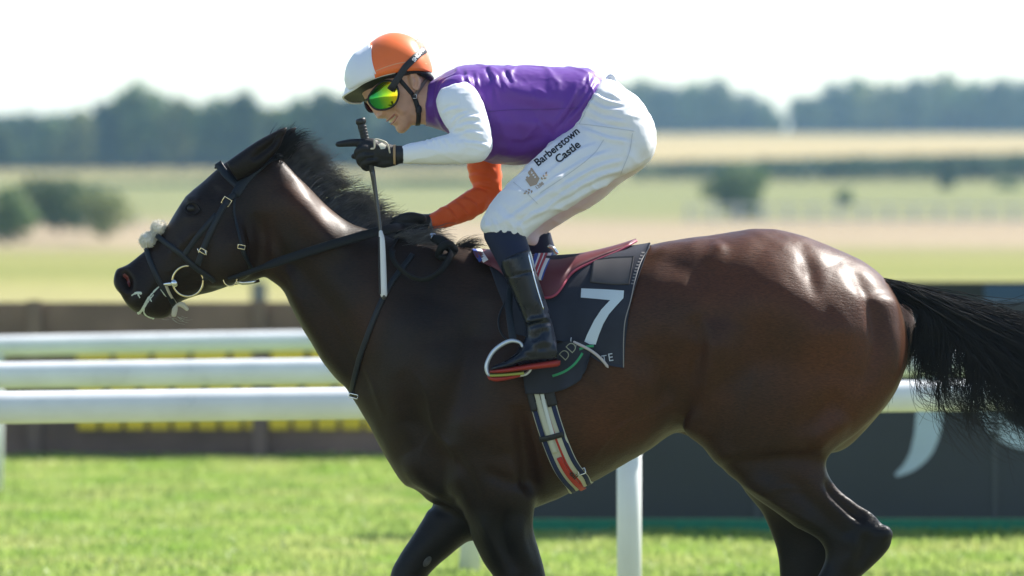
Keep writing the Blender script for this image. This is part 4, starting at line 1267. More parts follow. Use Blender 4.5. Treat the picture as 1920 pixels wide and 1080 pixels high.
curls('tail_wisps', 110, 1690, 1712, 600, 630, -98, 12, .14, .26, 8, b1=-10, b2=-16, b3=-10)
curls('tail_wisps', 380, 1790, 1900, 620, 670, -66, 36, .22, .36, 9, b1=4, b2=14, b3=26)
# ================================================================== the jockey
M_SKIN = mat('skin', (0.66, 0.38, 0.27), rough=0.45, spec=0.4, var=0.10, vscale=25, bump=0.12, bscale=260)
for n_ in M_SKIN.node_tree.nodes:
    if n_.type == 'BSDF_PRINCIPLED':
        n_.inputs['Subsurface Weight'].default_value = 0.12
        n_.inputs['Subsurface Radius'].default_value = (0.012, 0.005, 0.003)
M_PURPLE = mat('purple_silk', (0.145, 0.044, 0.315), rough=0.42, spec=0.35, var=0.06, vscale=9, bump=0.05, bscale=900, sheen=0.15)
M_WSLEEVE = mat('white_sleeve', (0.85, 0.86, 0.89), rough=0.5, spec=0.3, bump=0.04, bscale=700)
M_ORANGE = mat('orange_sleeve', (0.86, 0.135, 0.028), rough=0.5, spec=0.3, var=0.05, vscale=8, bump=0.05, bscale=800)
M_BREECH = mat('white_breeches', (0.85, 0.855, 0.87), rough=0.55, spec=0.25, transl=0.10, bump=0.04, bscale=600)
M_SOCK = mat('navy_sock', (0.012, 0.017, 0.045), rough=0.7, spec=0.3, bump=0.25, bscale=900)
M_BOOT = mat('black_patent_boot', (0.008, 0.011, 0.020), rough=0.28, spec=0.36, coat=0.12, coat_rough=0.12, bump=0.10, bscale=35, rvar=0.06, var=.1, vscale=14)
M_RED = mat('red_sole', (0.30, 0.020, 0.010), rough=0.5, var=0.08, vscale=20)
M_GLOVE = mat('black_glove', (0.010, 0.010, 0.012), rough=0.55, spec=0.4, bump=0.3, bscale=300, var=.2, vscale=60)
M_BLACK = mat('black_webbing', (0.010, 0.010, 0.013), rough=0.5, bump=0.25, bscale=700)
M_TAN = mat('tan_edge', (0.42, 0.27, 0.14), rough=0.6)
M_STEEL = mat('polished_steel', (0.72, 0.72, 0.70), rough=0.16, metal=1.0)
M_BRASS = mat('pale_brass', (0.78, 0.66, 0.42), rough=0.22, metal=1.0)
M_INK = mat('black_ink', (0.008, 0.008, 0.010), rough=0.6)
M_GOLDINK = mat('tan_ink', (0.42, 0.30, 0.20), rough=0.6)
M_WHITEINK = mat('white_ink', (0.80, 0.80, 0.80), rough=0.55)

jockey = empty('jockey', P(985, 690, 0), 'jockey in purple vest, white breeches and orange and white cap, crouched and pointing', 'person')
jockey.name = 'person'

# ---- body (one continuous figure; clothing lies over it)
skull = ellipsoid(P(738, 128), (.108, .075, .088), 24, 18)
face = loft([(668, 150, 788, 70, .062), (676, 172, 798, 88, .071), (688, 190, 806, 108, .073), (699, 201, 806, 128, .071), (709, 212, 803, 146, .068), (719, 220, 799, 162, .064),
             (729, 227, 795, 178, .058), (737, 234, 790, 194, .052), (743, 243, 784, 212, .044), (750, 249, 775, 228, .034), (757, 250, 768, 240, .016)], n=36)
nose = loft([(682, 184, 704, 176, .010), (690, 197, 712, 188, .011), (698, 208, 720, 198, .013), (704, 217, 724, 206, .017), (709, 222, 726, 212, .018), (715, 224, 728, 217, .012)], n=18)
neckb = loft([(762, 160, 775, 236, .054), (785, 150, 792, 233, .056), (808, 150, 804, 236, .064), (835, 150, 835, 240, .085), (870, 140, 870, 262, .12)], n=30)
tor = loft([(840, 152, 850, 244, .09), (890, 138, 900, 276, .13), (960, 138, 960, 288, .13), (1030, 140, 1015, 288, .125), (1090, 148, 1055, 278, .12), (1140, 174, 1090, 278, .12), (1185, 208, 1130, 292, .12), (1205, 252, 1180, 300, .08)], n=36)
def limb3(pts, r):
    return tube([P(*p) for p in pts], r, n=18, seg=4)
arm_n = limb3([(862, 190, -.16), (890, 235, -.21), (900, 275, -.225), (850, 280, -.235), (790, 287, -.23), (745, 291, -.225), (705, 288, -.22)], [.036, .034, .031, .030, .025, .020, .022])
arm_f = limb3([(875, 215, .16), (900, 290, .20), (912, 355, .20), (880, 385, .17), (830, 408, .12), (790, 420, .09), (765, 430, .07)], [.034, .032, .029, .028, .023, .019, .020])
leg_n = limb3([(1150, 255, -.085), (1076, 308, -.165), (1000, 372, -.235), (950, 425, -.285), (962, 480, -.315), (992, 560, -.335), (1012, 620, -.335), (1000, 662, -.343), (950, 687, -.35)], [.062, .056, .048, .042, .038, .033, .027, .022, .014])
leg_f = limb3([(1150, 258, .085), (1092, 328, .165), (1034, 392, .235), (996, 438, .285), (1008, 480, .315), (1040, 560, .335), (1060, 620, .335), (1048, 662, .343), (998, 687, .35)], [.058, .048, .036, .030, .034, .032, .027, .022, .014])
earb = ellipsoid(P(778, 152, -.072), (.018, .010, .031), 16, 12, np.array(Matrix.Rotation(math.radians(-14), 3, 'Y')))
BV, BF = remesh([skull, face, nose, neckb, tor, arm_n, arm_f, leg_n, leg_f, earb], 0.0032)
BV = smooth(BV, BF, 7, 0.5)
st = []
st += [([(703, 214), (716, 208)], 4, -.0025, .1)]                                             # side of the nose
st += [([(711, 217), (717, 213)], 4.5, .006, .0), ([(714, 222)], 2.2, -.004)]                   # nostril wing, nostril
st += [([(720, 212), (732, 206), (746, 210), (753, 220)], 3.5, -.004), ([(735, 199), (750, 205), (757, 216)], 9, .006)]     # smile fold, cheek
st += [([(724, 227), (733, 222), (741, 214)], 2.6, .003), ([(727, 230), (736, 225), (744, 215)], 3.0, -.007, .15), ([(733, 235), (742, 228), (748, 219)], 3.0, .0035)]   # lips and mouth
st += [([(739, 240), (748, 233)], 4, -.003), ([(748, 246)], 7, .003)]
st += [([(742, 168), (765, 176)], 7, .003), ([(770, 215), (760, 238)], 8, -.002), ([(784, 180), (778, 215)], 6, -.004)]
BV = sculpt(BV, BF, st, 'near')
st = [([(770, 140), (777, 128), (787, 134), (789, 150), (783, 166)], 3, .003, 0), ([(776, 142), (781, 150), (779, 162)], 4, -.008, 0), ([(772, 168), (777, 172)], 4, .003, 0)]
BV = sculpt(BV, BF, st, 'near')
obj('body', BV, BF, M_SKIN, jockey)
BB = bvh_of(BV, BF)
# teeth
A, Bn = lay(BB, [(729, 229.5), (735, 225), (741.5, 217)], step=1.2, sm=2, lift=.0006)
w = np.interp(np.linspace(0, 1, len(A)), [0, .3, .75, 1], [.004, .0090, .0080, .003])
obj('teeth', *ribbon(A, Bn, w, .0014), mat('teeth', (0.85, 0.80, 0.68), rough=0.25), jockey)
# lips
M_LIP = mat('lip', (0.42, 0.15, 0.12), rough=0.4)
for path in ([(724, 227.5), (731, 222.8), (740.5, 213.5)], [(732, 233.5), (739, 228.5), (746, 218)]):
    A, Bn = lay(BB, path, step=1.5, sm=2)
    obj('lip', *tube(A, [.0012] + [.0024] * (len(A) - 2) + [.0012], n=8, seg=1), M_LIP, jockey)

# ---- purple vest
silk = loft([(803, 156, 797, 236, .070, 0, .95), (818, 146, 812, 240, .095), (842, 132, 842, 252, .135, 0, .88), (872, 123, 880, 284, .158, 0, .85), (910, 121, 915, 303, .166, 0, .85), (960, 123, 955, 308, .163, 0, .85),
             (1020, 124, 1000, 307, .158, 0, .86), (1070, 126, 1040, 300, .153, 0, .88), (1105, 130, 1065, 285, .150, 0, .9), (1135, 152, 1090, 270, .135), (1150, 170, 1110, 265, .10)], n=48)
shoulder = [ellipsoid(P(862, 172, -.135), (.068, .05, .055), 16, 12), ellipsoid(P(872, 180, .135), (.068, .05, .055), 16, 12)]
SV, SF = remesh([silk] + shoulder, 0.0048)
SV = smooth(SV, SF, 10, 0.5)
st = []
rw = np.random.default_rng(5)
for x in (868, 879, 886, 897, 911, 918, 930, 946):                # gathers fanning down behind the shoulder
    q = rw.uniform(.3, 1.0); L_ = rw.uniform(24, 78); k = rw.uniform(.10, .55); y0 = rw.uniform(124, 140)
    st.append(([(x, y0), (x + L_ * k * .4 + rw.uniform(-2, 2), y0 + L_ * .5), (x + L_ * k, y0 + L_)], rw.uniform(2.4, 5), -.0055 * q)); st.append(([(x + 6, y0), (x + 6 + L_ * k * .4, y0 + L_ * .5), (x + 7 + L_ * k, y0 + L_)], rw.uniform(3, 5.5), .0045 * q))
for (a, b, c) in (((1118, 140), (1098, 178), (1066, 222)), ((1106, 138), (1086, 182), (1052, 236)), ((1092, 150), (1074, 196), (1040, 248)), ((1124, 158), (1106, 190), (1080, 226))):
    st.append(([a, b, c], 4.5, -.006)); st.append(([(a[0] - 8, a[1] + 2), (b[0] - 9, b[1]), (c[0] - 9, c[1])], 4.5, .005))
st += [([(905, 150), (960, 168), (1030, 190), (1070, 180)], 14, .006), ([(915, 185), (980, 200), (1050, 205)], 14, -.004), ([(925, 230), (990, 235), (1050, 228)], 10, .004),
       ([(925, 262), (980, 268), (1030, 255)], 8, -.004), ([(925, 285), (960, 290), (1000, 284)], 7, .003), ([(820, 152), (812, 190), (815, 232)], 4, -.004), ([(830, 150), (822, 185), (826, 235)], 4, .003),
       ([(805, 160), (803, 200), (804, 232)], 3, .003), ([(940, 140), (980, 150), (1030, 148)], 9, -.003), ([(1000, 215), (1030, 245), (1035, 270)], 6, -.004), ([(950, 210), (975, 250), (985, 295)], 9, -.003), ([(930, 205), (945, 250), (955, 300)], 7, .003)]
SV = sculpt(SV, SF, st, 'near')
SV = crumple(SV, SF, .0042, 9, (1.2, 1.0, .5), 3.1)
SV = crumple(SV, SF, .0009, 24, (1.0, 1.0, .6), 8.1)
SV = smooth(SV, SF, 1, .3)
vest = obj('vest', SV, SF, M_PURPLE, jockey)
SB = bvh_of(SV, SF)
M_SEAM = mat('purple_seam', (0.11, 0.035, 0.25), rough=0.6)
A, Bn = lay(SB, [(916, 209), (960, 206), (1020, 205), (1084, 202)], step=3, lift=.0006, sm=1)
obj('seam', *ribbon(A, Bn, .0022, .0008), M_SEAM, vest)

# ---- sleeves
up = loft([(826, 166, 874, 152, .040, -.175), (818, 184, 892, 166, .054, -.19), (820, 206, 904, 188, .060, -.20), (832, 232, 914, 216, .060, -.21), (848, 252, 921, 246, .056, -.222), (866, 268, 923, 272, .050, -.23), (884, 284, 915, 294, .034, -.235), (896, 292, 905, 300, .014, -.235)], n=32)
fo = loft([(922, 262, 908, 302, .024, -.232), (906, 250, 898, 305, .043, -.234), (878, 246, 870, 308, .047, -.238), (844, 251, 836, 309, .045, -.24), (811, 259, 804, 309, .040, -.238), (781, 266, 778, 308, .034, -.235), (757, 272.5, 757, 307, .030, -.231), (752, 275, 752, 305, .026, -.23)], n=32)
WV, WF = remesh([up, fo], 0.004)
WV = smooth(WV, WF, 8, 0.5)
st = []
for a, b, c in (((838, 246), (868, 228), (900, 226)), ((846, 238), (866, 218), (898, 212)), ((850, 252), (880, 242), (906, 246)), ((842, 226), (858, 212), (880, 206)), ((862, 262), (890, 262), (915, 268)), ((826, 210), (840, 200), (862, 196))):
    st.append(([a, b, c], 3.0, -.0045)); st.append(([(a[0] + 3, a[1] + 6), (b[0] + 3, b[1] + 7), (c[0] + 2, c[1] + 7)], 3.2, .004))
for x in (792, 803, 815, 830, 846, 862):
    st.append(([(x, 258), (x + 7, 267), (x + 11, 277)], 2.2, -.0022)); st.append(([(x + 5, 257), (x + 12, 266), (x + 16, 276)], 2.2, .002))
st += [([(880, 300), (905, 285), (917, 262)], 8, .004), ([(770, 285), (820, 285), (870, 290)], 9, .002)]
WV = sculpt(WV, WF, st, 'near')
WV = crumple(WV, WF, .0026, 14, (.7, 1, 1.3), 7.7)
WV = crumple(WV, WF, .0005, 42, (.8, 1, 1), 2.7)
WV = smooth(WV, WF, 1, .3)
obj('sleeve', WV, WF, M_WSLEEVE, jockey, label='white near sleeve with creased elbow')
upf = loft([(846, 190, 920, 180, .05, .16), (862, 240, 934, 240, .056, .18), (872, 290, 938, 290, .054, .195), (880, 330, 941, 335, .050, .20), (888, 352, 940, 362, .044, .20), (900, 368, 928, 374, .025, .20)], n=30)
fof = loft([(922, 340, 926, 376, .03, .198), (898, 348, 906, 398, .043, .185), (872, 360, 880, 414, .042, .165), (842, 380, 850, 424, .036, .14), (816, 396, 824, 430, .031, .115), (803, 401, 812, 433, .029, .102), (798, 404, 806, 432, .024, .098)], n=30)
OV, OF = remesh([upf, fof], 0.0042)
OV = smooth(OV, OF, 8, 0.5)
st = []
for a, b, c in (((884, 344), (905, 340), (930, 346)), ((876, 358), (896, 352), (920, 358)), ((866, 366), (884, 372), (900, 386)), ((852, 374), (868, 384), (880, 400)), ((836, 384), (848, 394), (858, 410)), ((878, 325), (900, 322), (930, 330))):
    st.append(([a, b, c], 3.2, -.004)); st.append(([(a[0] - 3, a[1] + 6), (b[0] - 3, b[1] + 6), (c[0] - 3, c[1] + 6)], 3.2, .0035))
OV = sculpt(OV, OF, st, 'near')
OV = crumple(OV, OF, .0034, 16, (.8, 1, 1.2), 1.7)
OV = crumple(OV, OF, .0006, 42, (1, 1, 1), 2.9)
OV = smooth(OV, OF, 1, .3)
obj('sleeve', OV, OF, M_ORANGE, jockey, label='bright orange far sleeve')

# ---- breeches
pel = loft([(1128, 147, 1062, 256, .140, 0, .92), (1147, 149, 1072, 268, .150, 0, .9), (1172, 166, 1092, 285, .160, 0, .9), (1200, 189, 1125, 305, .166, 0, .92), (1221, 222, 1160, 322, .158), (1230, 255, 1190, 322, .13), (1228, 282, 1210, 312, .08)], n=44)
thn = loft([(1085, 200, 1222, 265, .085, -.075), (1066, 238, 1205, 306, .090, -.105), (1036, 264, 1158, 333, .090, -.15), (998, 300, 1104, 368, .083, -.20), (960, 337, 1052, 398, .075, -.243), (930, 370, 1018, 420, .070, -.272), (908, 400, 996, 436, .067, -.288),
            (899, 420, 988, 445, .065, -.294), (903, 436, 985, 449, .062, -.296)], n=40)
thf = loft([(1085, 205, 1222, 270, .085, .075), (1075, 245, 1208, 314, .09, .105), (1050, 285, 1168, 342, .088, .15), (1020, 325, 1118, 380, .08, .20), (990, 362, 1072, 408, .073, .243), (975, 395, 1038, 428, .067, .272), (968, 420, 1018, 444, .063, .288), (972, 440, 1013, 458, .06, .294), (980, 455, 1008, 466, .05, .296)], n=36)
PV, PF = remesh([pel, thn, thf], 0.0052)
PV = smooth(PV, PF, 12, 0.5)
st = []
# long creases along the thigh, drag lines from the seat, gathers at waist and knee
for (a, b, c, d_) in (((1180, 292), (1130, 302), (1075, 330), (1030, 360)), ((1175, 310), (1120, 324), (1070, 350), (1022, 378)), ((1150, 275), (1105, 290), (1060, 316), (1015, 348)), ((1168, 325), (1115, 345), (1062, 374), (1015, 398)),
                      ((1060, 360), (1020, 385), (985, 405), (960, 425)), ((1045, 340), (1000, 372), (965, 395), (945, 410)), ((1120, 262), (1085, 275), (1050, 300), (1010, 330))):
    st.append(([a, b, c, d_], 3.8, -.0055)); st.append(([(a[0], a[1] + 8), (b[0], b[1] + 8), (c[0], c[1] + 8), (d_[0], d_[1] + 8)], 4.2, .0045))
for (a, b, c) in (((1102, 180), (1130, 196), (1170, 200)), ((1098, 196), (1130, 214), (1175, 224)), ((1092, 214), (1130, 232), (1190, 240)), ((1085, 232), (1130, 250), (1195, 262)), ((1140, 160), (1158, 176), (1185, 190)), ((1110, 168), (1140, 182), (1175, 190))):
    st.append(([a, b, c], 3.6, -.005)); st.append(([(a[0], a[1] + 8), (b[0], b[1] + 8), (c[0], c[1] + 8)], 4, .004))
for k in range(9):
    x = 912 + k * 8.5
    st.append(([(x - 6, 408 + k * 1.5), (x, 420 + k * 2), (x + 1, 434 + k * 1.2)], 2.4, (-1) ** k * .004))
st += [([(935, 380), (960, 402), (990, 425)], 5, -.005), ([(925, 392), (948, 412), (980, 436)], 5, .004), ([(1045, 392), (1020, 405), (985, 420)], 5, -.004), ([(1200, 215), (1212, 255), (1196, 300)], 12, .005),
       ([(1185, 235), (1178, 280), (1162, 325)], 5, -.004), ([(1140, 150), (1120, 178), (1098, 208), (1080, 236)], 5, .004)]
PV = sculpt(PV, PF, st, 'near')
PV = crumple(PV, PF, .0045, 8, (.8, 1, 1.4), 5.2)
PV = crumple(PV, PF, .0008, 28, (.8, 1, 1.3), 1.2)
PV = smooth(PV, PF, 1, .3)
br = obj('breeches', PV, PF, M_BREECH, jockey)
PB = bvh_of(PV, PF)
M_STITCH = mat('pale_stitching', (0.62, 0.63, 0.66), rough=0.7)
for path in ([(1186, 250), (1180, 285), (1164, 325)], [(1012, 362), (1060, 330), (1110, 292), (1132, 262)], [(963, 342), (985, 360), (1008, 382)], [(1060, 236), (1092, 233), (1190, 246)]):
    A, Bn = lay(PB, path, step=3, lift=.0006, sm=1)
    obj('seam', *ribbon(A, Bn, .0022, .0011), M_STITCH, br)
# waistband
A, Bn = lay(PB, [(1141, 156), (1124, 168), (1108, 190), (1096, 214), (1086, 232)], step=4, lift=.0002)
wb = obj('waistband_seam', *ribbon(A, Bn, .0026, .0012), M_STITCH, br)
V, F = tube([P(1132, 156, -.03), P(1146, 143, -.03), P(1152, 152, -.03), P(1160, 166, -.035)], [.006, .009, .010, .006], n=10)
obj('bunched_waist', V, F, M_BREECH, br)

# ---- lettering laid on cloth
def text_mesh(body, size=1.0, bold=0.0, shear=0.0):
    cu = bpy.data.curves.new('t', 'FONT')
    cu.body = body; cu.size = size; cu.offset = bold; cu.shear = shear; cu.resolution_u = 4
    o = bpy.data.objects.new('t', cu); COL.objects.link(o)
    dg = bpy.context.evaluated_depsgraph_get()
    me = o.evaluated_get(dg).to_mesh()
    bm = bmesh.new(); bm.from_mesh(me)
    bmesh.ops.triangulate(bm, faces=bm.faces)
    bmesh.ops.subdivide_edges(bm, edges=[e for e in bm.edges if e.calc_length() > size * 0.12], cuts=2, use_grid_fill=False)
    bmesh.ops.triangulate(bm, faces=bm.faces)
    bm.verts.index_update()
    V = np.array([v.co[:2] for v in bm.verts]); F = [tuple(v.index for v in f.verts) for f in bm.faces]
    bm.free(); o.evaluated_get(dg).to_mesh_clear()
    bpy.data.objects.remove(o); bpy.data.curves.remove(cu)
    return V, F
def decal(bvh, V2, F, lift=.0012):
    """put a flat printed shape given in photo pixels on a surface"""
    out = []
    last = None
    for x, y in V2:
        p, n = hit_px(bvh, x, y)
        if p is None: p, n = (P(x, y, last[1] if last is not None else 0), np.array((0, -1., 0)))
        if n[1] > 0: n = -n
        out.append(p + np.array((0, -1, 0)) * lift * .7 + n * lift * .5); last = p
    V = np.array(out)
    F2 = []
    for f in F:
        n = np.cross(V[f[1]] - V[f[0]], V[f[2]] - V[f[0]])
        F2.append(f if n[1] < 0 else f[::-1])
    return V, F2
def print_text(body, origin, angle, height, bvh, m, parent, name, bold=.02, sx=1.0, lift=.0012, shear=0.0):
    V, F = text_mesh(body, 1.0, bold, shear)
    s = height / 0.72
    V = V * np.array((s * sx, s))
    a = math.radians(angle)
    x = origin[0] + V[:, 0] * math.cos(a) - V[:, 1] * math.sin(a)
    y = origin[1] - (V[:, 0] * math.sin(a) + V[:, 1] * math.cos(a))
    W, F = decal(bvh, np.stack((x, y), 1), F, lift)
    return obj(name, W, F, m, parent)
print_text('Barberstown', (1008.5, 312.5), 39, 14.5, PB, M_INK, br, 'printed_lettering', bold=.022, sx=0.97)
print_text('Castle', (1047, 307), 38, 15, PB, M_INK, br, 'printed_lettering', bold=.022, sx=1.02)
def poly_decal(pts, bvh, m, parent, name, lift=.0012):
    bm = bmesh.new()
    vs_ = [bm.verts.new((x, y, 0)) for x, y in pts]
    f = bm.faces.new(vs_)
    f.normal_update()
    bmesh.ops.triangulate(bm, faces=[f], ngon_method='EAR_CLIP')
    for _ in range(2):
        bmesh.ops.subdivide_edges(bm, edges=[e for e in bm.edges if e.calc_length() > 5], cuts=1, use_grid_fill=False)
        bmesh.ops.triangulate(bm, faces=bm.faces)
    bm.verts.index_update()
    V = np.array([v.co[:2] for v in bm.verts]); F = [tuple(v.index for v in q.verts) for q in bm.faces]
    bm.free()
    W, F = decal(bvh, V, F, lift)
    return obj(name, W, F, m, parent)
# crest: a little tower with battlements, leaf sprays and the year
def rot(pts, c, a):
    a = math.radians(a); return [(c[0] + x * math.cos(a) + y * math.sin(a), c[1] - x * math.sin(a) + y * math.cos(a)) for x, y in pts]
cc = (997, 333)
tower = [(-12, 12), (-12, -4), (-9, -4), (-9, -7), (-5, -7), (-5, -4), (-1, -4), (-1, -11), (2, -13), (7, -13), (7, -15), (11, -15), (11, 10), (0, 16)]
poly_decal(rot(tower, cc, 36), PB, M_GOLDINK, br, 'printed_crest')
for k in range(3):
    poly_decal(rot([(4 , -8 + k * 5), (7, -8 + k * 5), (7, -5.5 + k * 5), (4, -5.5 + k * 5)], cc, 36), PB, M_WHITEINK, br, 'crest_window', .0018)
def leafspray(base, ang, s):
    for k, (d, a) in enumerate(((3, 55), (6, -50), (9, 45), (12, -40), (15, 0))):
        c = (base[0] + d * s * math.cos(math.radians(ang)), base[1] - d * s * math.sin(math.radians(ang)))
        poly_decal(rot([(0, 0), (3 * s, -2 * s), (7 * s, 0), (3 * s, 2 * s)], c, ang + a), PB, M_GOLDINK, br, 'printed_leaf')
leafspray((1016, 340), 62, .95)
leafspray((1000, 355), 205, .95)
print_text('1288', (1006, 356), 37, 6.5, PB, M_GOLDINK, br, 'printed_lettering', bold=.02)

# ---- knee socks, boots
for s, dx, Ys in ((-1, 0, (-.298, -.305, -.315, -.325)), (1, 48, (.296, .305, .315, .325))):
    V, F = loft([(907 + dx, 428, 984 + dx, 436, .058, Ys[0]), (908 + dx, 446, 988 + dx, 450, .057, Ys[1]), (918 + dx, 466, 992 + dx, 462, .056, Ys[2]), (932 + dx, 492, 998 + dx, 482, .054, Ys[3]), (944 + dx, 516, 1004 + dx, 505, .05, Ys[3])], n=30)
    sk = obj('knee_sock', V, F, M_SOCK, jockey)
    V, F = loft([(935 + dx, 489, 994 + dx, 467, .060, s * .327, .95), (938 + dx, 500, 999 + dx, 484, .0595, s * .329, .95), (946 + dx, 520, 1005 + dx, 506, .058, s * .332, .95), (958 + dx, 545, 1014 + dx, 535, .052, s * .335), (971 + dx, 575, 1025 + dx, 568, .046, s * .338),
                 (981 + dx, 600, 1034 + dx, 600, .042, s * .338), (985 + dx, 616, 1039 + dx, 620, .041, s * .338), (984 + dx, 634, 1044 + dx, 642, .041, s * .339), (972 + dx, 653, 1047 + dx, 664, .040, s * .34), (965 + dx, 668, 1047 + dx, 676, .036, s * .34)], n=32)
    foot = loft([(1043 + dx, 636, 1046 + dx, 677, .03, s * .34), (1015 + dx, 634, 1018 + dx, 681, .04, s * .34), (990 + dx, 640, 992 + dx, 684, .041, s * .342), (970 + dx, 660, 972 + dx, 687, .043, s * .346), (948 + dx, 676, 950 + dx, 691, .042, s * .35), (930 + dx, 684, 931 + dx, 694, .034, s * .352), (920 + dx, 689, 921 + dx, 695, .018, s * .352)], n=28)
    V, F = remesh([(V, F), foot], 0.0038)
    V = smooth(V, F, 7, 0.5)
    if s < 0:
        V = sculpt(V, F, [([(940, 528), (960, 518), (1004, 508)], 3, -.003, .05), ([(984, 614), (1005, 608), (1036, 604)], 5, -.006), ([(982, 606), (1004, 598), (1030, 596)], 5, .005), ([(1000, 640), (1018, 622), (1030, 626)], 6, -.005), ([(995, 652), (1015, 640), (1036, 645)], 6, .004),
                          ([(1008, 655), (1025, 652)], 4, -.004), ([(984, 570), (1000, 590), (1010, 600)], 8, -.004), ([(1006, 555), (1015, 580), (1020, 600)], 5, .003), ([(975, 660), (995, 668), (1020, 668)], 5, -.003)], 'near')
    bo = obj('boot', V, F, M_BOOT, jockey)
    if s < 0:
        bbt = bvh_of(V, F)
        A, Bn = lay(bbt, [(990, 476), (997, 505), (1008, 545), (1019, 580)], step=4, lift=.0002); obj('boot_zip', *ribbon(A, Bn, .005, .002), M_STEEL, bo)
        A, Bn = lay(bbt, [(937, 491), (960, 480), (993, 470)], step=4, lift=.0002); obj('boot_top_trim', *ribbon(A, Bn, .006, .0025), M_BLACK, bo)
        A, Bn = lay(bbt, [(952, 531), (975, 520), (1006, 512)], step=4, lift=.0002); obj('boot_trim', *ribbon(A, Bn, .005, .002), M_BLACK, bo)
    V, F = loft([(1051 + dx, 676, 1050 + dx, 685, .016, s * .341), (1040 + dx, 675, 1040 + dx, 688, .034, s * .341, .7), (1012 + dx, 679, 1012 + dx, 691, .038, s * .342, .7), (985 + dx, 683, 985 + dx, 694, .042, s * .346, .7), (955 + dx, 688, 955 + dx, 698, .044, s * .35, .7), (930 + dx, 692, 930 + dx, 700, .035, s * .352, .7), (918 + dx, 695, 918 + dx, 699, .015, s * .352)], n=24)
    obj('boot_sole', V, F, M_RED, bo)
# buckle of the far knee gaiter
obj('gaiter_buckle', *tube([P(1030, 462, .24), P(1038, 466, .24), P(1044, 474, .24)], .006, n=8), M_STEEL, jockey)

# ---- helmet with quartered cap
def dome(rows, seg=4, n=30, Y0=0.0, close=True):
    R = crom(rows, seg)
    t = np.linspace(-math.pi / 2, math.pi / 2, n)
    V = []
    for ax, ay, bx, by, w, sh in R:
        A, B = P(ax, ay, Y0), P(bx, by, Y0)
        c = np.abs(np.cos(t)) ** .92
        ring = B + c[:, None] * (A - B)
        ring[:, 1] += w * np.sin(t) + sh * np.sin(t) * 0
        ring[:, 2] += np.sin(t) * sh            # a little roll of the head towards the camera
        V.append(ring)
    return np.concatenate(V), rings_faces(len(V), n, wrap=False), len(V), n
rows = [(645.5, 150, 650, 166, .012, .0), (647, 134, 655, 168, .045, .002), (652, 118, 664, 164, .072, .004), (664, 100, 677, 156, .092, .006), (679, 90, 692, 149, .101, .007), (694, 80, 705, 143.5, .107, .008)]
rows2 = [(694, 80, 705, 143.5, .107, .008), (712, 68, 722, 138, .1115, .008), (733, 61.5, 740, 134, .113, .008), (756, 63.5, 760, 131, .111, .008), (778, 73.5, 780, 130, .103, .007), (795, 93, 795, 131, .086, .006), (806, 113, 804, 133, .060, .004), (810, 126, 808, 135, .030, .002), (811, 133, 810, 136, .006, .0)]
helmet_parts = []
def shell(rows, m, name, parent, thick=.004):
    V, F, nr, n = dome(rows)
    nf = len(V)
    c = P(735, 140, 0)
    inner = V + (c - V) / np.linalg.norm(c - V, axis=1)[:, None] * thick
    W = np.vstack((V, inner)); F2 = list(F) + [tuple(i + nf for i in f[::-1]) for f in F]
    for i in range(nr - 1):                       # lower rims
        for e in (0, n - 1):
            a, b = i * n + e, (i + 1) * n + e
            F2.append((a, b, b + nf, a + nf))
    for j in range(n - 1):
        for e in (0, nr - 1):
            a, b = e * n + j, e * n + j + 1
            F2.append((a, b, b + nf, a + nf))
    return obj(name, W, F2, m, parent), V, F
M_CAPW = mat('white_cap_silk', (0.85, 0.86, 0.89), rough=0.45, sheen=0.1)
M_CAPO = mat('orange_cap_silk', (0.90, 0.17, 0.03), rough=0.42, sheen=0.1, var=.05, vscale=14)
hel, V1, F1 = shell(rows, M_CAPW, 'helmet', jockey)
tag(hel, 'white front quarter of the cap')
hel2, V2, F2 = shell(rows2, M_CAPO, 'cap_quarter', jockey)
tag(hel2, 'orange rear quarter of the cap')
HHV, HHF = join([(V1, F1), (V2, F2)])
HEB = bvh_of(HHV, HHF)
A, Bn = lay(HEB, [(696.5, 86), (695.5, 105), (699, 126), (704, 139)], step=4, lift=.0)
obj('cap_seam', *ribbon(A, Bn, .004, .0016), M_CAPW, hel)
A, Bn = lay(HEB, [(703, 134), (725, 125), (750, 118), (775, 116), (800, 120)], step=4, lift=.0)
obj('cap_stitch', *ribbon(A, Bn, .0022, .0010), mat('pale_orange_thread', (.82, .42, .22), rough=.6), hel2)
# helmet lining rim and harness block at the back
V, F = loft([(700, 143, 704, 152, .085), (735, 135, 740, 150, .099), (775, 130, 778, 142, .094), (800, 131, 800, 146, .07), (808, 134, 806, 142, .03)], n=30)
obj('helmet_lining', V, F, M_BLACK, hel)
obj('harness_cradle', *tube([P(786, 134, -.06), P(799, 140, -.05), P(807, 146, -.02), P(808, 147, .02)], [.012, .012, .010, .010], n=10), M_BLACK, hel)
# peak: pale lip outside, dark cloth underneath
outer = crom([(740, 136, -.103), (712, 143, -.100), (684, 154, -.090), (664, 167, -.066), (649, 176, -.032), (643, 182, .005), (649, 189, .040), (660, 193, .066), (676, 193, .084)], 5)
inner = crom([(742, 140, -.094), (720, 150, -.080), (704, 160, -.064), (694, 169, -.040), (688, 176, -.012), (685, 181, .015), (685, 186, .040), (687, 190, .060), (692, 192, .076)], 5)
rimt = crom([(738, 129, -.106), (708, 136, -.102), (684, 143, -.090), (667, 150, -.066), (656, 154, -.032), (652, 154, .005), (655, 156, .042), (664, 160, .066), (676, 162, .084)], 5)
OA = np.array([P(*q) for q in outer]); IA = np.array([P(*q) for q in inner]); RA = np.array([P(*q) for q in rimt])
k = len(OA)
V = np.vstack((RA, RA * .5 + OA * .5 + np.array((-.002, 0, 0)), OA))
obj('peak', V, rings_faces(3, k, wrap=False), M_CAPW, hel)
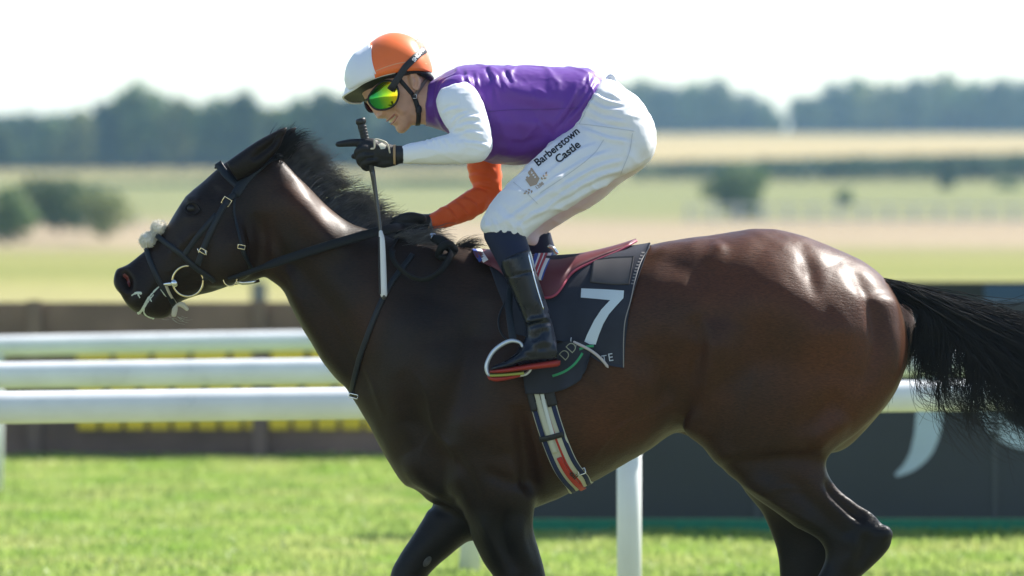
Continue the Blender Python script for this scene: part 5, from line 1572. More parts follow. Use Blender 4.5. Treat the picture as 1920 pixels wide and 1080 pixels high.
obj('peak_lip', *tube(OA, .0035, n=8, seg=1), M_CAPW, hel)
V = np.vstack((OA + (IA - OA) * .04, OA * .5 + IA * .5 + np.array((0, 0, .006)), IA))
obj('peak_lining', V, rings_faces(3, k, wrap=False), mat('dark_olive_lining', (0.022, 0.022, 0.014), rough=0.55), hel)

# ---- goggles
def lens_material():
    m = bpy.data.materials.new('mirrored_lens')
    m.use_nodes = True
    nt = m.node_tree; b = nt.nodes['Principled BSDF']
    tc = nt.nodes.new('ShaderNodeTexCoord'); sp = nt.nodes.new('ShaderNodeSeparateXYZ')
    nt.links.new(tc.outputs['Generated'], sp.inputs[0])
    lw = nt.nodes.new('ShaderNodeLayerWeight'); lw.inputs['Blend'].default_value = .4
    ad = nt.nodes.new('ShaderNodeMath'); ad.operation = 'MULTIPLY_ADD'; ad.inputs[1].default_value = .75; 
    nt.links.new(sp.outputs['X'], ad.inputs[0])
    m2 = nt.nodes.new('ShaderNodeMath'); m2.operation = 'MULTIPLY'; m2.inputs[1].default_value = .3
    nt.links.new(sp.outputs['Z'], m2.inputs[0]); nt.links.new(m2.outputs[0], ad.inputs[2])
    rp = nt.nodes.new('ShaderNodeValToRGB'); cr = rp.color_ramp
    cr.elements[0].position = 0; cr.elements[0].color = (0.01, 0.10, 0.05, 1)
    cr.elements[1].position = 1; cr.elements[1].color = (0.95, 0.75, 0.10, 1)
    e = cr.elements.new(.35); e.color = (0.04, 0.34, 0.06, 1)
    e = cr.elements.new(.62); e.color = (0.36, 0.55, 0.02, 1)
    e = cr.elements.new(.8); e.color = (0.80, 0.62, 0.02, 1)
    nt.links.new(ad.outputs[0], rp.inputs['Fac']); nt.links.new(rp.outputs['Color'], b.inputs['Base Color'])
    b.inputs['Metallic'].default_value = 0.9; b.inputs['Roughness'].default_value = 0.07
    return m
M_LENS = lens_material()
def patch(outline, depth, bulge, rings=6):
    """curved patch with a photo outline; depth gives Y at a point"""
    o = np.array([P(x, y, depth(x, y)) for x, y in outline])
    c = o.mean(0)
    V = [c + np.array((0, -bulge, 0))]
    n = len(o)
    for k in range(1, rings + 1):
        q = k / rings
        V += list(c + (o - c) * q + np.array((0, -bulge * (1 - q * q), 0)))
    F = [(0, 1 + j, 1 + (j + 1) % n) for j in range(n)]
    for k in range(rings - 1):
        for j in range(n):
            a = 1 + k * n + j; b = 1 + k * n + (j + 1) % n
            F.append((a, a + n, b + n, b))
    return np.array(V), F, o
gl = empty('goggles', P(716, 180, -.06)); gl.parent = None
gl['label'] = 'green mirrored goggles worn under the cap peak'; gl['category'] = 'goggles'
lo = [(697, 172), (706, 162), (718, 153), (733, 152), (743, 160), (747, 172), (746, 185), (739, 197), (727, 204), (713, 206), (702, 203), (693, 194), (691, 183)]
lo = [tuple(q) for q in crom(lo + [lo[0]], 4)[:-1]]
dpt = lambda x, y: -.050 - .052 * max(0, min(1, (x - 690) / 57))
V, F, o = patch(lo, dpt, .010)
obj('lens', V, F, M_LENS, gl)
obj('frame', *tube(np.vstack((o, o[:2])), .0032, n=8, seg=1, caps=False), M_BLACK, gl)
dpt2 = lambda x, y: .050 + .03 * max(0, min(1, (x - 684) / 40))
lo2 = [(x * .55 + 684 * .45 - 4, y + 4) for x, y in lo]
V, F, o2 = patch(lo2, dpt2, -.006)
obj('lens', V, F, mat('far_lens_back', (0.10, 0.015, 0.03), rough=0.1, metal=.5), gl)
obj('frame', *tube(np.vstack((o2, o2[:2])), .003, n=8, seg=1, caps=False), M_BLACK, gl)
obj('nose_bridge', *tube([P(692, 186, -.048), P(686, 188, -.02), P(686, 190, .01), P(690, 192, .045)], .004, n=8), M_BLACK, gl)
# strap round the helmet
hp = [(736, 166), (748, 152), (762, 134), (776, 118), (789, 103), (797, 92)]
A, Bn = lay(HEB, [(757, 129), (766, 120), (775, 111), (782, 104)], step=3, lift=.0030)
Ac, Bc_ = loop_on(HEB, (801, 88), (733, 166), n=30, lift=.0035, ang=(36, -100), sm=1)
pre = np.array([P(731, 169, -.108), P(737, 161, -.111), P(744, 151, -.114), P(750, 142, -.1155)])
A2 = np.vstack((pre, A, Ac)); B2 = np.vstack((np.array([(0.0, -1, .05)] * 4), Bn, Bc_))
for _ in range(2): A2[1:-1] = A2[1:-1] * .5 + (A2[:-2] + A2[2:]) * .25
B2 = B2 / np.linalg.norm(B2, axis=1)[:, None]
sv, sf = ribbon(A2, B2, .021, .0022)
obj('strap', sv, sf, M_BLACK, gl)
STB = bvh_of(sv, [tuple(f) for f in sf])
print_text('SHORE', (777.5, 116.5), 52, 7.4, STB, M_WHITEINK, gl, 'strap_lettering', bold=.04, sx=.95, lift=.001)

# ---- chin harness
for path, w in (([(750, 150), (762, 164), (774, 178)], .013), ([(774, 178), (782, 196), (786, 212), (783, 233)], .015)):
    A, Bn = lay(BB, path, step=4, lift=.002)
    obj('chin_strap', *ribbon(A, Bn, w, .003), M_BLACK, hel)
A, Bn = lay(BB, [(800, 146), (792, 158), (782, 172), (776, 179)], step=4, lift=.002)
obj('chin_strap', *ribbon(A, Bn, .012, .003), mat('grey_webbing', (.20, .16, .14), rough=.7), hel)
p, n_ = hit_px(BB, 777, 181)
obj('buckle', *tube([p + np.array(q) * .006 + np.array((0, -.006, 0)) for q in ((-1, 0, 1), (1, 0, 1), (1, 0, -1), (-1, 0, -1), (-1, 0, 1))], .0016, n=6, seg=1), M_STEEL, hel)
p, n_ = hit_px(BB, 785, 206)
obj('chin_cup_lock', *ellipsoid(p + np.array((0, -.006, 0)), (.010, .008, .016), 12, 10), M_BLACK, hel)

# ---- near glove, index finger pointing, the rest closed round the whip
def fing(pts, r, n=12):
    return tube([P(*q) for q in pts], r, n=n, seg=4)
Yh = -.232
gn = [fing([(748, 291, Yh), (728, 288, Yh), (708, 284, Yh), (694, 280, Yh)], [(.024, .026), (.026, .030), (.028, .032), (.024, .026)], 16),
      fing([(700, 269, Yh), (684, 268, Yh - .002), (664, 267.5, Yh), (646, 269, Yh), (634, 270.5, Yh)], [.0165, .0145, .0125, .0110, .0090]),
      fing([(700, 280, Yh - .008), (683, 279, Yh - .016), (671, 285, Yh - .008), (674, 297, Yh + .008), (687, 300, Yh + .014)], [.014, .0145, .013, .012, .010]),
      fing([(702, 290, Yh - .012), (686, 291, Yh - .019), (675, 297, Yh - .008), (678, 307, Yh + .008), (690, 308, Yh + .014)], [.014, .0142, .0128, .0115, .010]),
      fing([(706, 299, Yh - .012), (691, 302, Yh - .016), (682, 308, Yh - .006), (686, 315, Yh + .006), (696, 314, Yh + .012)], [.0135, .0130, .0115, .0105, .009]),
      fing([(712, 292, Yh + .026), (692, 292, Yh + .034), (674, 292, Yh + .026), (664, 293, Yh + .012)], [.015, .0135, .0120, .0100]),
      fing([(742, 300, Yh), (720, 304, Yh), (704, 304, Yh)], [.017, .018, .014])]
GV_, GF_ = remesh(gn, 0.0026)
GV_ = smooth(GV_, GF_, 4, 0.5)
st = [([(700, 277), (690, 275)], 3, -.003), ([(702, 286), (684, 286)], 2.2, -.004), ([(704, 296), (686, 297)], 2.2, -.004), ([(690, 272), (700, 270), (708, 276)], 5, .003),
      ([(660, 262), (662, 268), (660, 274)], 1.6, -.0014), ([(672, 260), (674, 268), (672, 275)], 1.6, -.0014), ([(680, 260), (682, 268)], 1.6, -.0012), ([(648, 263), (650, 269), (648, 275)], 1.6, -.0012), ([(735, 280), (728, 292), (730, 304)], 3, -.002)]
GV_ = sculpt(GV_, GF_, st, 'near')
g1 = obj('glove', GV_, GF_, M_GLOVE, jockey, label='black glove with pointing index finger')
GB = bvh_of(GV_, GF_)
obj('glove_loop', *tube([P(696, 279, -.268), P(702, 277, -.270), P(702, 264, -.268), P(706, 261, -.266), P(720, 265, -.266), P(727, 271, -.264), P(731, 286, -.262)], .0026, n=8, seg=3), mat('cream_piping', (.62, .55, .42), rough=.5), g1)
poly_decal([(709, 271), (716, 268), (724, 273), (722, 279), (714, 280)], GB, mat('cream_print', (.62, .60, .48), rough=.5), g1, 'glove_print', .002)
V, F = loft([(737, 272, 738, 310, .027, Yh), (742, 271, 742, 310, .0285, Yh)], seg=2, n=24)
obj('cuff_edge', V, F, M_TAN, g1)
V, F = loft([(742, 273, 743, 308, .028, Yh), (750, 273, 750, 307, .0275, Yh), (758, 274, 758, 306, .027, Yh)], seg=2, n=24)
obj('cuff', V, F, M_BLACK, g1)
# ---- far glove holding the reins
Yf = .075
gf = [fing([(806, 417, .10), (788, 420, Yf + .012), (768, 424, Yf), (752, 428, Yf - .005)], [(.026, .027), (.028, .032), (.03, .034), (.024, .028)], 16)]
for k, (a, b) in enumerate((((766, 412), (744, 413)), ((764, 423), (738, 424)), ((764, 434), (740, 436)), ((768, 444), (748, 446)))):
    gf.append(fing([(a[0] + 12, a[1], Yf - .02), (a[0] - 6, a[1], Yf - .034), (b[0], b[1], Yf - .026), (b[0] - 6, b[1] + 5, Yf - .006), (b[0] + 6, b[1] + 6, Yf + .008)], [.014, .0145, .0135, .012, .010]))
gf.append(fing([(790, 410, Yf - .012), (770, 405, Yf - .03), (752, 407, Yf - .036)], [.016, .0135, .011]))
V, F = remesh(gf, 0.003)
V = smooth(V, F, 4, 0.5)
g2 = obj('glove', V, F, M_GLOVE, jockey, label='black far glove closed round the reins')
V, F = loft([(797, 403, 803, 438, .029, .098), (801, 402, 808, 437, .0295, .10)], seg=2, n=24); obj('cuff_edge', V, F, M_TAN, g2)
V, F = loft([(801, 402, 807, 436, .030, .10), (807, 400, 813, 434, .0305, .104)], seg=2, n=24); obj('cuff', V, F, mat('grey_patterned_cuff', (.18, .17, .18), rough=.6, var=.8, vscale=90), g2)

# ---- whip held in the near hand
whip = empty('riding_whip', P(719, 555, Yh + .01), 'black and white riding whip with ribbed grip held upright', 'whip')
yw = Yh + .004
obj('grip', *tube([P(677, 232, yw), P(682, 250, yw), P(689, 280, yw), P(695, 310, yw), P(698, 322, yw)], [.0125, .0125, .0115, .010, .0085], n=16), mat('ribbed_rubber', (.018, .018, .019), rough=.5), whip)
gcap = obj('grip_cap', *tube([P(675.5, 222, yw), P(676, 224, yw), P(677, 230, yw), P(677.5, 233, yw)], [.0135, .0160, .0165, .0135], n=18, seg=1, round_ends=False), mat('rubber_cap', (.014, .014, .015), rough=.45), whip)
for k in range(6):
    y = 237 + k * 5.6; x = np.interp(y, [226, 250, 280], [676, 682, 689])
    obj('grip_rib', *tube([P(x, y, yw), P(x + .5, y + 1.8, yw)], .0140 - .00018 * k, n=16, seg=1, round_ends=False), mat('ribbed_rubber_raised', (.022, .022, .023), rough=.5), whip)
obj('shaft', *tube([P(698, 320, yw), P(704, 360, yw), P(711, 410, yw - .004), P(714, 440, yw - .006)], [.0085, .0068, .0055, .0055], n=14), mat('whip_shaft', (.030, .032, .038), rough=.22, coat=.4), whip)
V, F = tube([P(714, 436, yw - .006), P(716, 452, yw - .008), P(718, 500, yw - .012), P(719.5, 552, yw - .016)], [(.010, .0065), (.012, .0095), (.012, .0105), (.012, .0110)], n=16)
fl = obj('padded_flap', V, F, mat('white_glossy_pad', (.66, .67, .70), rough=.22, coat=.3), whip)
obj('pad_edge', *tube([P(711, 446, yw - .014), P(711.5, 500, yw - .018), P(712.5, 550, yw - .022)], .0034, n=8), M_BLACK, whip)
obj('pad_end', *tube([P(719.5, 551, yw - .016), P(720, 557, yw - .017)], [(.012, .0095), (.010, .007)], n=14, seg=1), mat('dark_pad_end', (.05, .05, .05), rough=.4), whip)
# ================================================================== tack
M_LEATH = mat('dark_navy_leather', (0.012, 0.015, 0.020), rough=0.42, spec=0.32, bump=0.15, bscale=220, var=.15, vscale=20)
M_RUBREIN = mat('rubber_rein', (0.009, 0.0095, 0.0095), rough=0.6, spec=.3, bump=0.3, bscale=350)
M_CREAM = mat('cream_tie', (0.62, 0.56, 0.42), rough=0.7, transl=.15)
M_FOAM = mat('saliva_foam', (0.62, 0.68, 0.58), rough=0.35, spec=0.5, bump=0.5, bscale=400)
M_FLEECE = mat('cream_sheepskin', (0.94, 0.90, 0.80), rough=0.9, spec=.2, transl=.12)
bridle = empty('bridle', P(370, 500, 0), 'dark navy leather racing bridle with sheepskin on the crossed noseband', 'bridle')
def strap(name, path, w, parent=bridle, thick=.004, lift=.001, far=True, m=M_LEATH, step=5, bvh=None, sm=6, label=None):
    bvh = bvh or HB
    A, Bn = lay(bvh, path, step=step, lift=lift, sm=sm)
    o = obj(name, *ribbon(A, Bn, w, thick), m, parent)
    if far:
        A2, B2 = lay(bvh, path, step=step, lift=lift, far=True, sm=sm)
        obj(name, *ribbon(A2, B2, w, thick), m, parent)
    return o, A, Bn
strap('headpiece', [(523, 296), (512, 294), (497, 303), (478, 320), (461, 336), (448, 354), (441, 366)], .030)
strap('browband', [(409, 306), (416, 318), (430, 334), (445, 347), (456, 358)], .024)
# straps across the forehead, poll and nose, joining the two sides
def over(name, px, py, w, lift=.003, dx=0):
    A0, n0 = hit_px(HB, px + 3, py + 5)
    Y = abs(A0[1]) if A0 is not None else .03
    ys = np.linspace(-Y, Y, 9)
    pts = [np.array(P(px, py, 0)) + np.array((0, y, -.010 * (y / Y) ** 2)) for y in ys]
    nv = np.array((-.64, 0, .77)) if px < 470 else np.array((.1, 0, 1.0))
    obj(name, *ribbon(pts, [nv] * 9, w, .004), M_LEATH, bridle)
over('browband_front', 409, 307, .022)
over('headpiece_top', 522, 290, .030)
strap('cheekpiece', [(441, 364), (425, 378), (409, 406), (397, 431), (386, 455), (371, 496)], .0185, lift=.004)
strap('noseband_cheekpiece', [(406, 402), (390, 420), (371, 442), (356, 463), (344, 481)], .0165, lift=.001)
strap('upper_noseband', [(294, 441), (308, 453), (326, 465), (343, 479), (360, 496), (378, 510), (396, 520), (412, 538)], .0165, lift=.002)
strap('lower_noseband', [(275, 466), (279, 482), (287, 502), (296, 522), (304, 538), (316, 552), (326, 572)], .0165, lift=.002)
strap('throatlash', [(440, 372), (438, 395), (443, 420), (449, 445), (453, 462)], .0075, lift=.002)
strap('throatlash', [(452, 460), (457, 478), (464, 492), (472, 508)], .014, lift=.002)
for c, a in (((425, 378), 32), ((381, 471), 30), ((453, 463), 10)):
    for far in (False, True):
        p, n_ = hit_px(HB, c[0], c[1], far)
        s = 1 if far else -1
        w, h = (.013, .011) if c[0] == 425 else (.011, .006)
        R = Matrix.Rotation(math.radians(a), 3, 'Y')
        pts = [p + np.array((0, s * .008, 0)) + np.array(R @ Vector(q)) for q in ((-w, 0, h), (w, 0, h), (w, 0, -h), (-w, 0, -h), (-w, 0, h))]
        obj('buckle', *tube(pts, .0018, n=6, seg=1), M_BRASS, bridle)
for c in ((372, 470), (386, 474)):
    p, n_ = hit_px(HB, *c)
    obj('keeper_glint', *tube([p + np.array((-.002, -.008, .006)), p + np.array((.002, -.008, -.006))], .0017, n=6, seg=1), M_STEEL, bridle)
# bit rings
for far in (False, True):
    p, n_ = hit_px(HB, 352, 527, far)
    s = 1 if far else -1
    Yr = p[1] + s * .012
    c = P(352, 527, Yr)
    R = 28.5 / 600
    t = np.linspace(0, 2 * np.pi, 49)
    pts = np.stack((c[0] + R * np.cos(t), np.full(49, Yr) + s * .004 * np.sin(t), c[2] + R * np.sin(t)), 1)
    obj('bit_ring', *tube(pts, .0036, n=10, seg=1, caps=False), M_BRASS, bridle)
    b_ = P(327, 531, Yr)
    obj('bit_joint', *ellipsoid(b_, (.012, .012, .013), 18, 14), M_STEEL, bridle)
    obj('mouthpiece', *tube([P(320, 532, Yr - s * .002), P(308, 533, Yr - s * .02), P(300, 533, Yr - s * .045)], .0065, n=10), M_STEEL, bridle)
    c2 = P(432, 523, Yr - s * .004); R2 = 12.5 / 600
    pts = np.stack((c2[0] + R2 * np.cos(t), np.full(49, Yr + s * .012), c2[2] + R2 * np.sin(t)), 1)
    obj('small_ring', *tube(pts, .0024, n=8, seg=1, caps=False), M_BRASS, bridle)
    A = np.array([P(378, 521, Yr), P(395, 521, Yr), P(412, 522, Yr), P(424, 523, Yr)])
    obj('bit_strap', *ribbon(A, [np.array((0, s, 0))] * 4, .016, .004), M_LEATH, bridle)
    A = np.array([P(440, 528, Yr - s * .004), P(455, 531, Yr - s * .006), P(470, 530, Yr - s * .01), P(486, 526, Yr - s * .02)])
    obj('curb_strap', *ribbon(A, [np.array((0, s, -.3))] * 4, .010, .004), M_STEEL if not far else M_LEATH, bridle)
# sheepskin puffs: cores with short fluffy fibres
def fluff(c, rr, n, seed, name):
    r = np.random.default_rng(seed)
    V0, F0 = ellipsoid(c, rr, 16, 12)
    o = obj(name, V0, F0, M_FLEECE, bridle)
    u = r.normal(size=(n, 3)); u /= np.linalg.norm(u, axis=1)[:, None]
    rt = c + u * np.array(rr) * .97
    k = r.normal(scale=.6, size=(n, 3))
    d1 = u * .004 + k * .0015; d2 = u * .002 + r.normal(size=(n, 3)) * .003
    V, F = hair(strand_set(rt, [d1, d2], 5), np.full(n, .0009), np.full(n, .0005))
    obj('fleece', V, F, M_FLEECE, o, kind='stuff')
fluff(P(298, 428, -.006), (.020, .034, .020), 800, 3, 'sheepskin_puff')
fluff(P(278, 451, -.006), (.023, .036, .022), 900, 4, 'sheepskin_puff')
fluff(P(289, 440, -.004), (.012, .028, .012), 600, 5, 'sheepskin_puff')
# tongue tie
strap('tongue_tie', [(311, 533), (316, 548), (323, 561), (331, 572)], .0085, far=False, m=M_CREAM, lift=.004)
tie_p, _ = hit_px(HB, 325, 568)
ty = tie_p[1] - .012 if tie_p is not None else -.06
obj('tie_end', *tube([P(331, 572, ty), P(341, 571, ty - .004), P(351, 580, ty - .006)], [(.004, .004), (.004, .009), (.003, .006)], n=10), M_CREAM, bridle)
obj('tie_end', *tube([P(331, 572, ty), P(328, 580, ty - .004), P(326, 591, ty - .004)], [(.004, .004), (.004, .009), (.003, .008)], n=10), M_CREAM, bridle)
# foam at the lips
foam = empty('mouth_foam', P(270, 580, -.05), 'pale foam along the horse lips below the nostril', 'foam')
rf = np.random.default_rng(9)
def foam_line(path, w0, w1, k):
    A, Bn = lay(HB, path, step=2.2, lift=.0, sm=2)
    w = np.linspace(w0, w1, len(A)) * rf.uniform(.6, 1.25, len(A))
    obj('foam_streak', *tube(A, [(q * .5, q) for q in w], n=8, seg=1), M_FOAM, foam)
foam_line([(300, 536), (288, 548), (276, 562), (268, 577), (259, 588)], .0022, .0060, 1)
foam_line([(288, 553), (278, 566), (270, 580), (273, 591), (287, 597)], .0018, .0048, 2)
foam_line([(247, 554), (256, 549), (264, 550)], .0030, .0050, 3)
foam_line([(259, 552), (262, 558)], .0030, .0022, 4)
foam_line([(281, 557), (284, 565)], .003, .002, 5)
foam_line([(303, 543), (308, 551), (312, 555)], .0035, .0035, 6)
foam_line([(297, 526), (302, 531)], .003, .003, 7)
m_ = 12
cx_ = rf.uniform(302, 345, m_); cy_ = rf.uniform(592, 600, m_)
rt = np.array([P(a, b, y) for a, b, y in zip(cx_, cy_, rf.uniform(-.05, .02, m_))])
an = np.radians(rf.uniform(-60, -5, m_)); ln = rf.uniform(.015, .05, m_)[:, None]
dv = lambda a: np.stack((np.cos(a), rf.normal(scale=.2, size=m_), np.sin(a)), 1)
obj('saliva_threads', *hair(strand_set(rt, [dv(an) * ln * .5, dv(an + .4) * ln * .5], 6), np.full(m_, .0003), np.full(m_, .00015)), M_FOAM, foam, kind='stuff')

# ---- reins
reins = empty('reins', P(600, 560, -.1), 'black rubber grip reins running from the bit to the far glove', 'reins')
pts = crom([P(428, 523, -.098), P(446, 518, -.108), P(480, 506, -.125), P(522, 491, -.132), P(598, 466, -.142), P(673, 444, -.132), P(712, 434, -.10), P(742, 428, -.045), P(756, 426, .02)], 8)
w = np.interp(np.linspace(0, 1, len(pts)), [0, .1, .3, .36, .9, 1], [.012, .014, .017, .027, .030, .026])
nn = np.array([np.array((0.05, -1, .25))] * len(pts)); nn /= np.linalg.norm(nn, axis=1)[:, None]
obj('rein', *ribbon(pts, nn, w, .005), M_RUBREIN, reins)
pf = pts * np.array((1, -1, 1)); nf = nn * np.array((1, -1, 1))
obj('rein', *ribbon(pf[:-12], nf[:-12], w[:-12], .005), M_RUBREIN, reins)
pts = crom([P(744, 448, -.03), P(736, 466, -.10), P(738, 486, -.150), P(752, 504, -.178), P(772, 519, -.192), P(795, 524, -.196), P(818, 514, -.19), P(836, 494, -.165), P(846, 474, -.12), P(842, 462, -.07)], 7)
nn = np.array([np.array((0.0, -.9, -.45))] * len(pts)); nn /= np.linalg.norm(nn, axis=1)[:, None]
obj('rein_loop', *ribbon(pts, nn, np.interp(np.linspace(0, 1, len(pts)), [0, .4, 1], [.022, .015, .022]), .004), M_RUBREIN, reins)
obj('rein_knot', *tube([P(812, 446, -.05), P(826, 452, -.075), P(842, 462, -.085), P(852, 470, -.07)], [(.010, .013), (.012, .017), (.013, .017), (.010, .014)], n=12), M_RUBREIN, reins)
obj('rein_knot', *tube([P(822, 478, -.09), P(828, 464, -.105), P(842, 458, -.09), P(850, 468, -.07), P(840, 482, -.085), P(826, 482, -.095)], [.011, .013, .013, .012, .012, .010], n=10), M_RUBREIN, reins)
obj('rein_end', *tube([P(818, 450, -.06), P(812, 444, -.055), P(808, 442, -.05)], [(.007, .012), (.006, .012), (.004, .009)], n=8), M_STEEL, reins)

# ---- neck strap
nst = empty('neck_strap', P(700, 750, -.1), 'thin dark neck strap hanging down the shoulder to the chest', 'strap')
strap('strap', [(774, 478), (757, 500), (738, 524), (718, 560), (700, 602), (686, 640), (676, 668), (668, 698), (662, 724), (659, 741)], .017, nst, thick=.004, lift=.003, sm=10)
obj('buckle', *tube([P(655, 737, -.045), P(672, 741, -.06), P(670, 748, -.06), P(654, 744, -.045), P(655, 737, -.045)], .0025, n=6, seg=1), M_STEEL, nst)

# ---- number cloth
def cloth_grid(T, Bc, lift, bend=(0, 0), nu=60, nv=46, fold=0.0, seed=0, over=True, bvh=None):
    bvh = bvh or HB
    Ti = crom(T, 14); Bi = crom(Bc, 14)
    at = lambda C, s: np.array((np.interp(s, np.linspace(0, 1, len(C)), C[:, 0]), np.interp(s, np.linspace(0, 1, len(C)), C[:, 1])))
    V = np.zeros((nv, nu, 3)); PXg = np.zeros((nv, nu, 2))
    r = np.random.default_rng(seed)
    ph = r.uniform(0, 6.28, 6)
    for i in range(nv):
        v = i / (nv - 1)
        for j in range(nu):
            s = j / (nu - 1)
            q = at(Ti, s) * (1 - v) + at(Bi, s) * v
            q = q + np.array((bend[0] * (1 - s) + bend[1] * s, 0)) * math.sin(math.pi * v)
            p, n = hit_px(bvh, *q)
            if p is None:
                p = P(q[0], q[1], 0.0); n = np.array((0, -.4, .9))
            if n[1] > 0: n = -n
            f = fold * v * (math.sin(s * 13 + 2.2 * v + ph[0]) * .5 + math.sin(s * 23 - 3 * v + ph[1]) * .3 + math.sin(s * 6 + v * 7 + ph[2]) * .4)
            V[i, j] = p + n * (lift + f)
            PXg[i, j] = q
    for _ in range(3):
        V[1:-1, 1:-1] = V[1:-1, 1:-1] * .5 + (V[:-2, 1:-1] + V[2:, 1:-1] + V[1:-1, :-2] + V[1:-1, 2:]) * .125
    return V, PXg
def grid_obj(name, V, m, parent, thick=.003, mirror=False):
    nv, nu, _ = V.shape
    if mirror:
        W = np.concatenate((V[::-1], V[1:] * np.array((1, -1, 1))), 0) if False else np.concatenate((V[::-1], V * np.array((1, -1, 1))), 0)
    else:
        W = V
    nv, nu, _ = W.shape
    flat = W.reshape(-1, 3)
    du = np.gradient(W, axis=1); dv_ = np.gradient(W, axis=0)
    Nn = np.cross(du, dv_); Nn /= np.linalg.norm(Nn, axis=2)[..., None] + 1e-12
    if (Nn[..., 1].mean() > 0 and not mirror): Nn = -Nn
    if mirror and Nn[nv // 2, nu // 2, 2] < 0: Nn = -Nn
    inner = flat - Nn.reshape(-1, 3) * thick
    n = len(flat)
    F = rings_faces(nv, nu, wrap=False)
    F2 = list(F) + [tuple(i + n for i in f[::-1]) for f in F]
    edge = [(i * nu, (i + 1) * nu) for i in range(nv - 1)] + [(i * nu + nu - 1, (i + 1) * nu + nu - 1) for i in range(nv - 1)] + [(j, j + 1) for j in range(nu - 1)] + [((nv - 1) * nu + j, (nv - 1) * nu + j + 1) for j in range(nu - 1)]
    F2 += [(a, b, b + n, a + n) for a, b in edge]
    return obj(name, np.vstack((flat, inner)), F2, m, parent), flat, F
M_CLOTH = mat('charcoal_navy_cloth', (0.030, 0.033, 0.047), rough=0.75, spec=0.25, bump=0.25, bscale=900, var=.1, vscale=14, sheen=.0)
M_CLOTH2 = mat('sunlit_pocket_cloth', (0.085, 0.080, 0.085), rough=0.8, spec=0.2, bump=0.25, bscale=900)  # same cloth, paled to paint in the sun on the pocket
numc = empty('number_cloth', P(1080, 690, -.3), 'charcoal saddle number cloth with a large pale 7 behind the boot', 'saddle cloth')
CV, CP = cloth_grid([(905, 472), (960, 481), (1030, 485), (1100, 480), (1160, 470), (1221, 461)], [(966, 626), (1005, 636), (1050, 640), (1085, 652), (1128, 680), (1170, 690)], .010, bend=(0, -13), fold=.010, seed=2)
co, cf_, cF = grid_obj('cloth', CV, M_CLOTH, numc, mirror=True)
CB = bvh_of(cf_, cF)
edge = [(1218, 464), (1203, 488), (1191, 524), (1182, 566), (1172, 600), (1169, 640), (1169, 688)]
A, Bn = lay(CB, edge, step=4, lift=.0005)
obj('edge_piping', *tube(A, .0016, n=6, seg=1), mat('grey_piping', (.30, .28, .27), rough=.7), co)
seven = [(1090, 541), (1130, 542.5), (1170, 545), (1169, 559), (1155, 574), (1142, 589), (1131, 608), (1123, 628), (1117, 646), (1094, 645), (1101, 627), (1114, 601), (1128, 580), (1144, 563), (1118, 560.5), (1089, 558)]
poly_decal(seven, CB, mat('pale_blue_number', (.58, .66, .70), rough=.6), co, 'number_seven', .002)
print_text('E', (1141, 677.5), 9, 15, CB, mat('pale_letter', (.50, .54, .62), rough=.6), co, 'cloth_lettering', bold=.0, sx=.95, lift=.002)
print_text('T', (1129, 680), 9, 14, CB, mat('pale_letter_2', (.46, .50, .58), rough=.6), co, 'cloth_lettering', bold=.0, sx=.9, lift=.002)
# weight pocket near the spine, stitched row of eyelets along the rear hem
pv, pp = cloth_grid([(1112, 489), (1150, 484), (1189, 482)], [(1106, 530), (1145, 534), (1180, 534)], .004, nu=20, nv=16, bvh=CB)
po, _, _ = grid_obj('weight_pocket', pv, M_CLOTH2, numc)
for k in range(11):
    t = k / 10
    x = np.interp(t, [0, .5, 1], [1206, 1194, 1186]); y = 474 + t * 58
    poly_decal([(x - 3, y - 1.6), (x + 3, y - 1.2), (x + 3, y + 1.4), (x - 3, y + 1.0)], CB, mat('pale_eyelet', (.20, .19, .19), rough=.7) if k == 0 else bpy.data.materials['pale_eyelet'], co, 'hem_eyelet', .0015)
# lower fold of the cloth, turned up behind the boot
fv, fp = cloth_grid([(972, 668), (1010, 662), (1050, 645), (1088, 640), (1114, 650)], [(985, 738), (1020, 738), (1055, 730), (1086, 714), (1098, 694)], .022, nu=34, nv=24, fold=.008, seed=5)
fo_, ff_, fF = grid_obj('turned_up_fold', fv, M_CLOTH, numc)
FB = bvh_of(ff_, fF)
A, Bn = lay(FB, [(1036, 705), (1056, 698), (1074, 686), (1086, 672), (1092, 662)], step=3, lift=.0005)
obj('green_piping', *ribbon(A, Bn, .0075, .0015), mat('green_tape', (.03, .30, .13), rough=.6), fo_)
A, Bn = lay(CB, [(1088, 655), (1100, 650), (1114, 649)], step=3, lift=.012)
obj('green_piping', *ribbon(A, Bn, .0075, .0015), bpy.data.materials['green_tape'], fo_)
A, Bn = lay(CB, [(1076, 640), (1096, 650), (1118, 664), (1132, 676), (1141, 688)], step=3, lift=.014)
obj('turned_hem', *tube(A, [.0022] + [.0045] * (len(A) - 2) + [.0018], n=8, seg=1), mat('sunlit_hem', (.52, .47, .46), rough=.7), fo_)  # pale tone paints sunlight along the folded edge
print_text('DD', (1059, 678), 47, 19, FB, mat('olive_letter', (.33, .34, .24), rough=.6), fo_, 'cloth_lettering', bold=-.012, sx=.95, lift=.002)
A, Bn = lay(CB, [(1072, 634), (1069, 640), (1074, 647), (1084, 648)], step=2, lift=.016)
obj('cloth_lettering', *tube(A, .0016, n=6, seg=1), bpy.data.materials['pale_letter'], fo_)

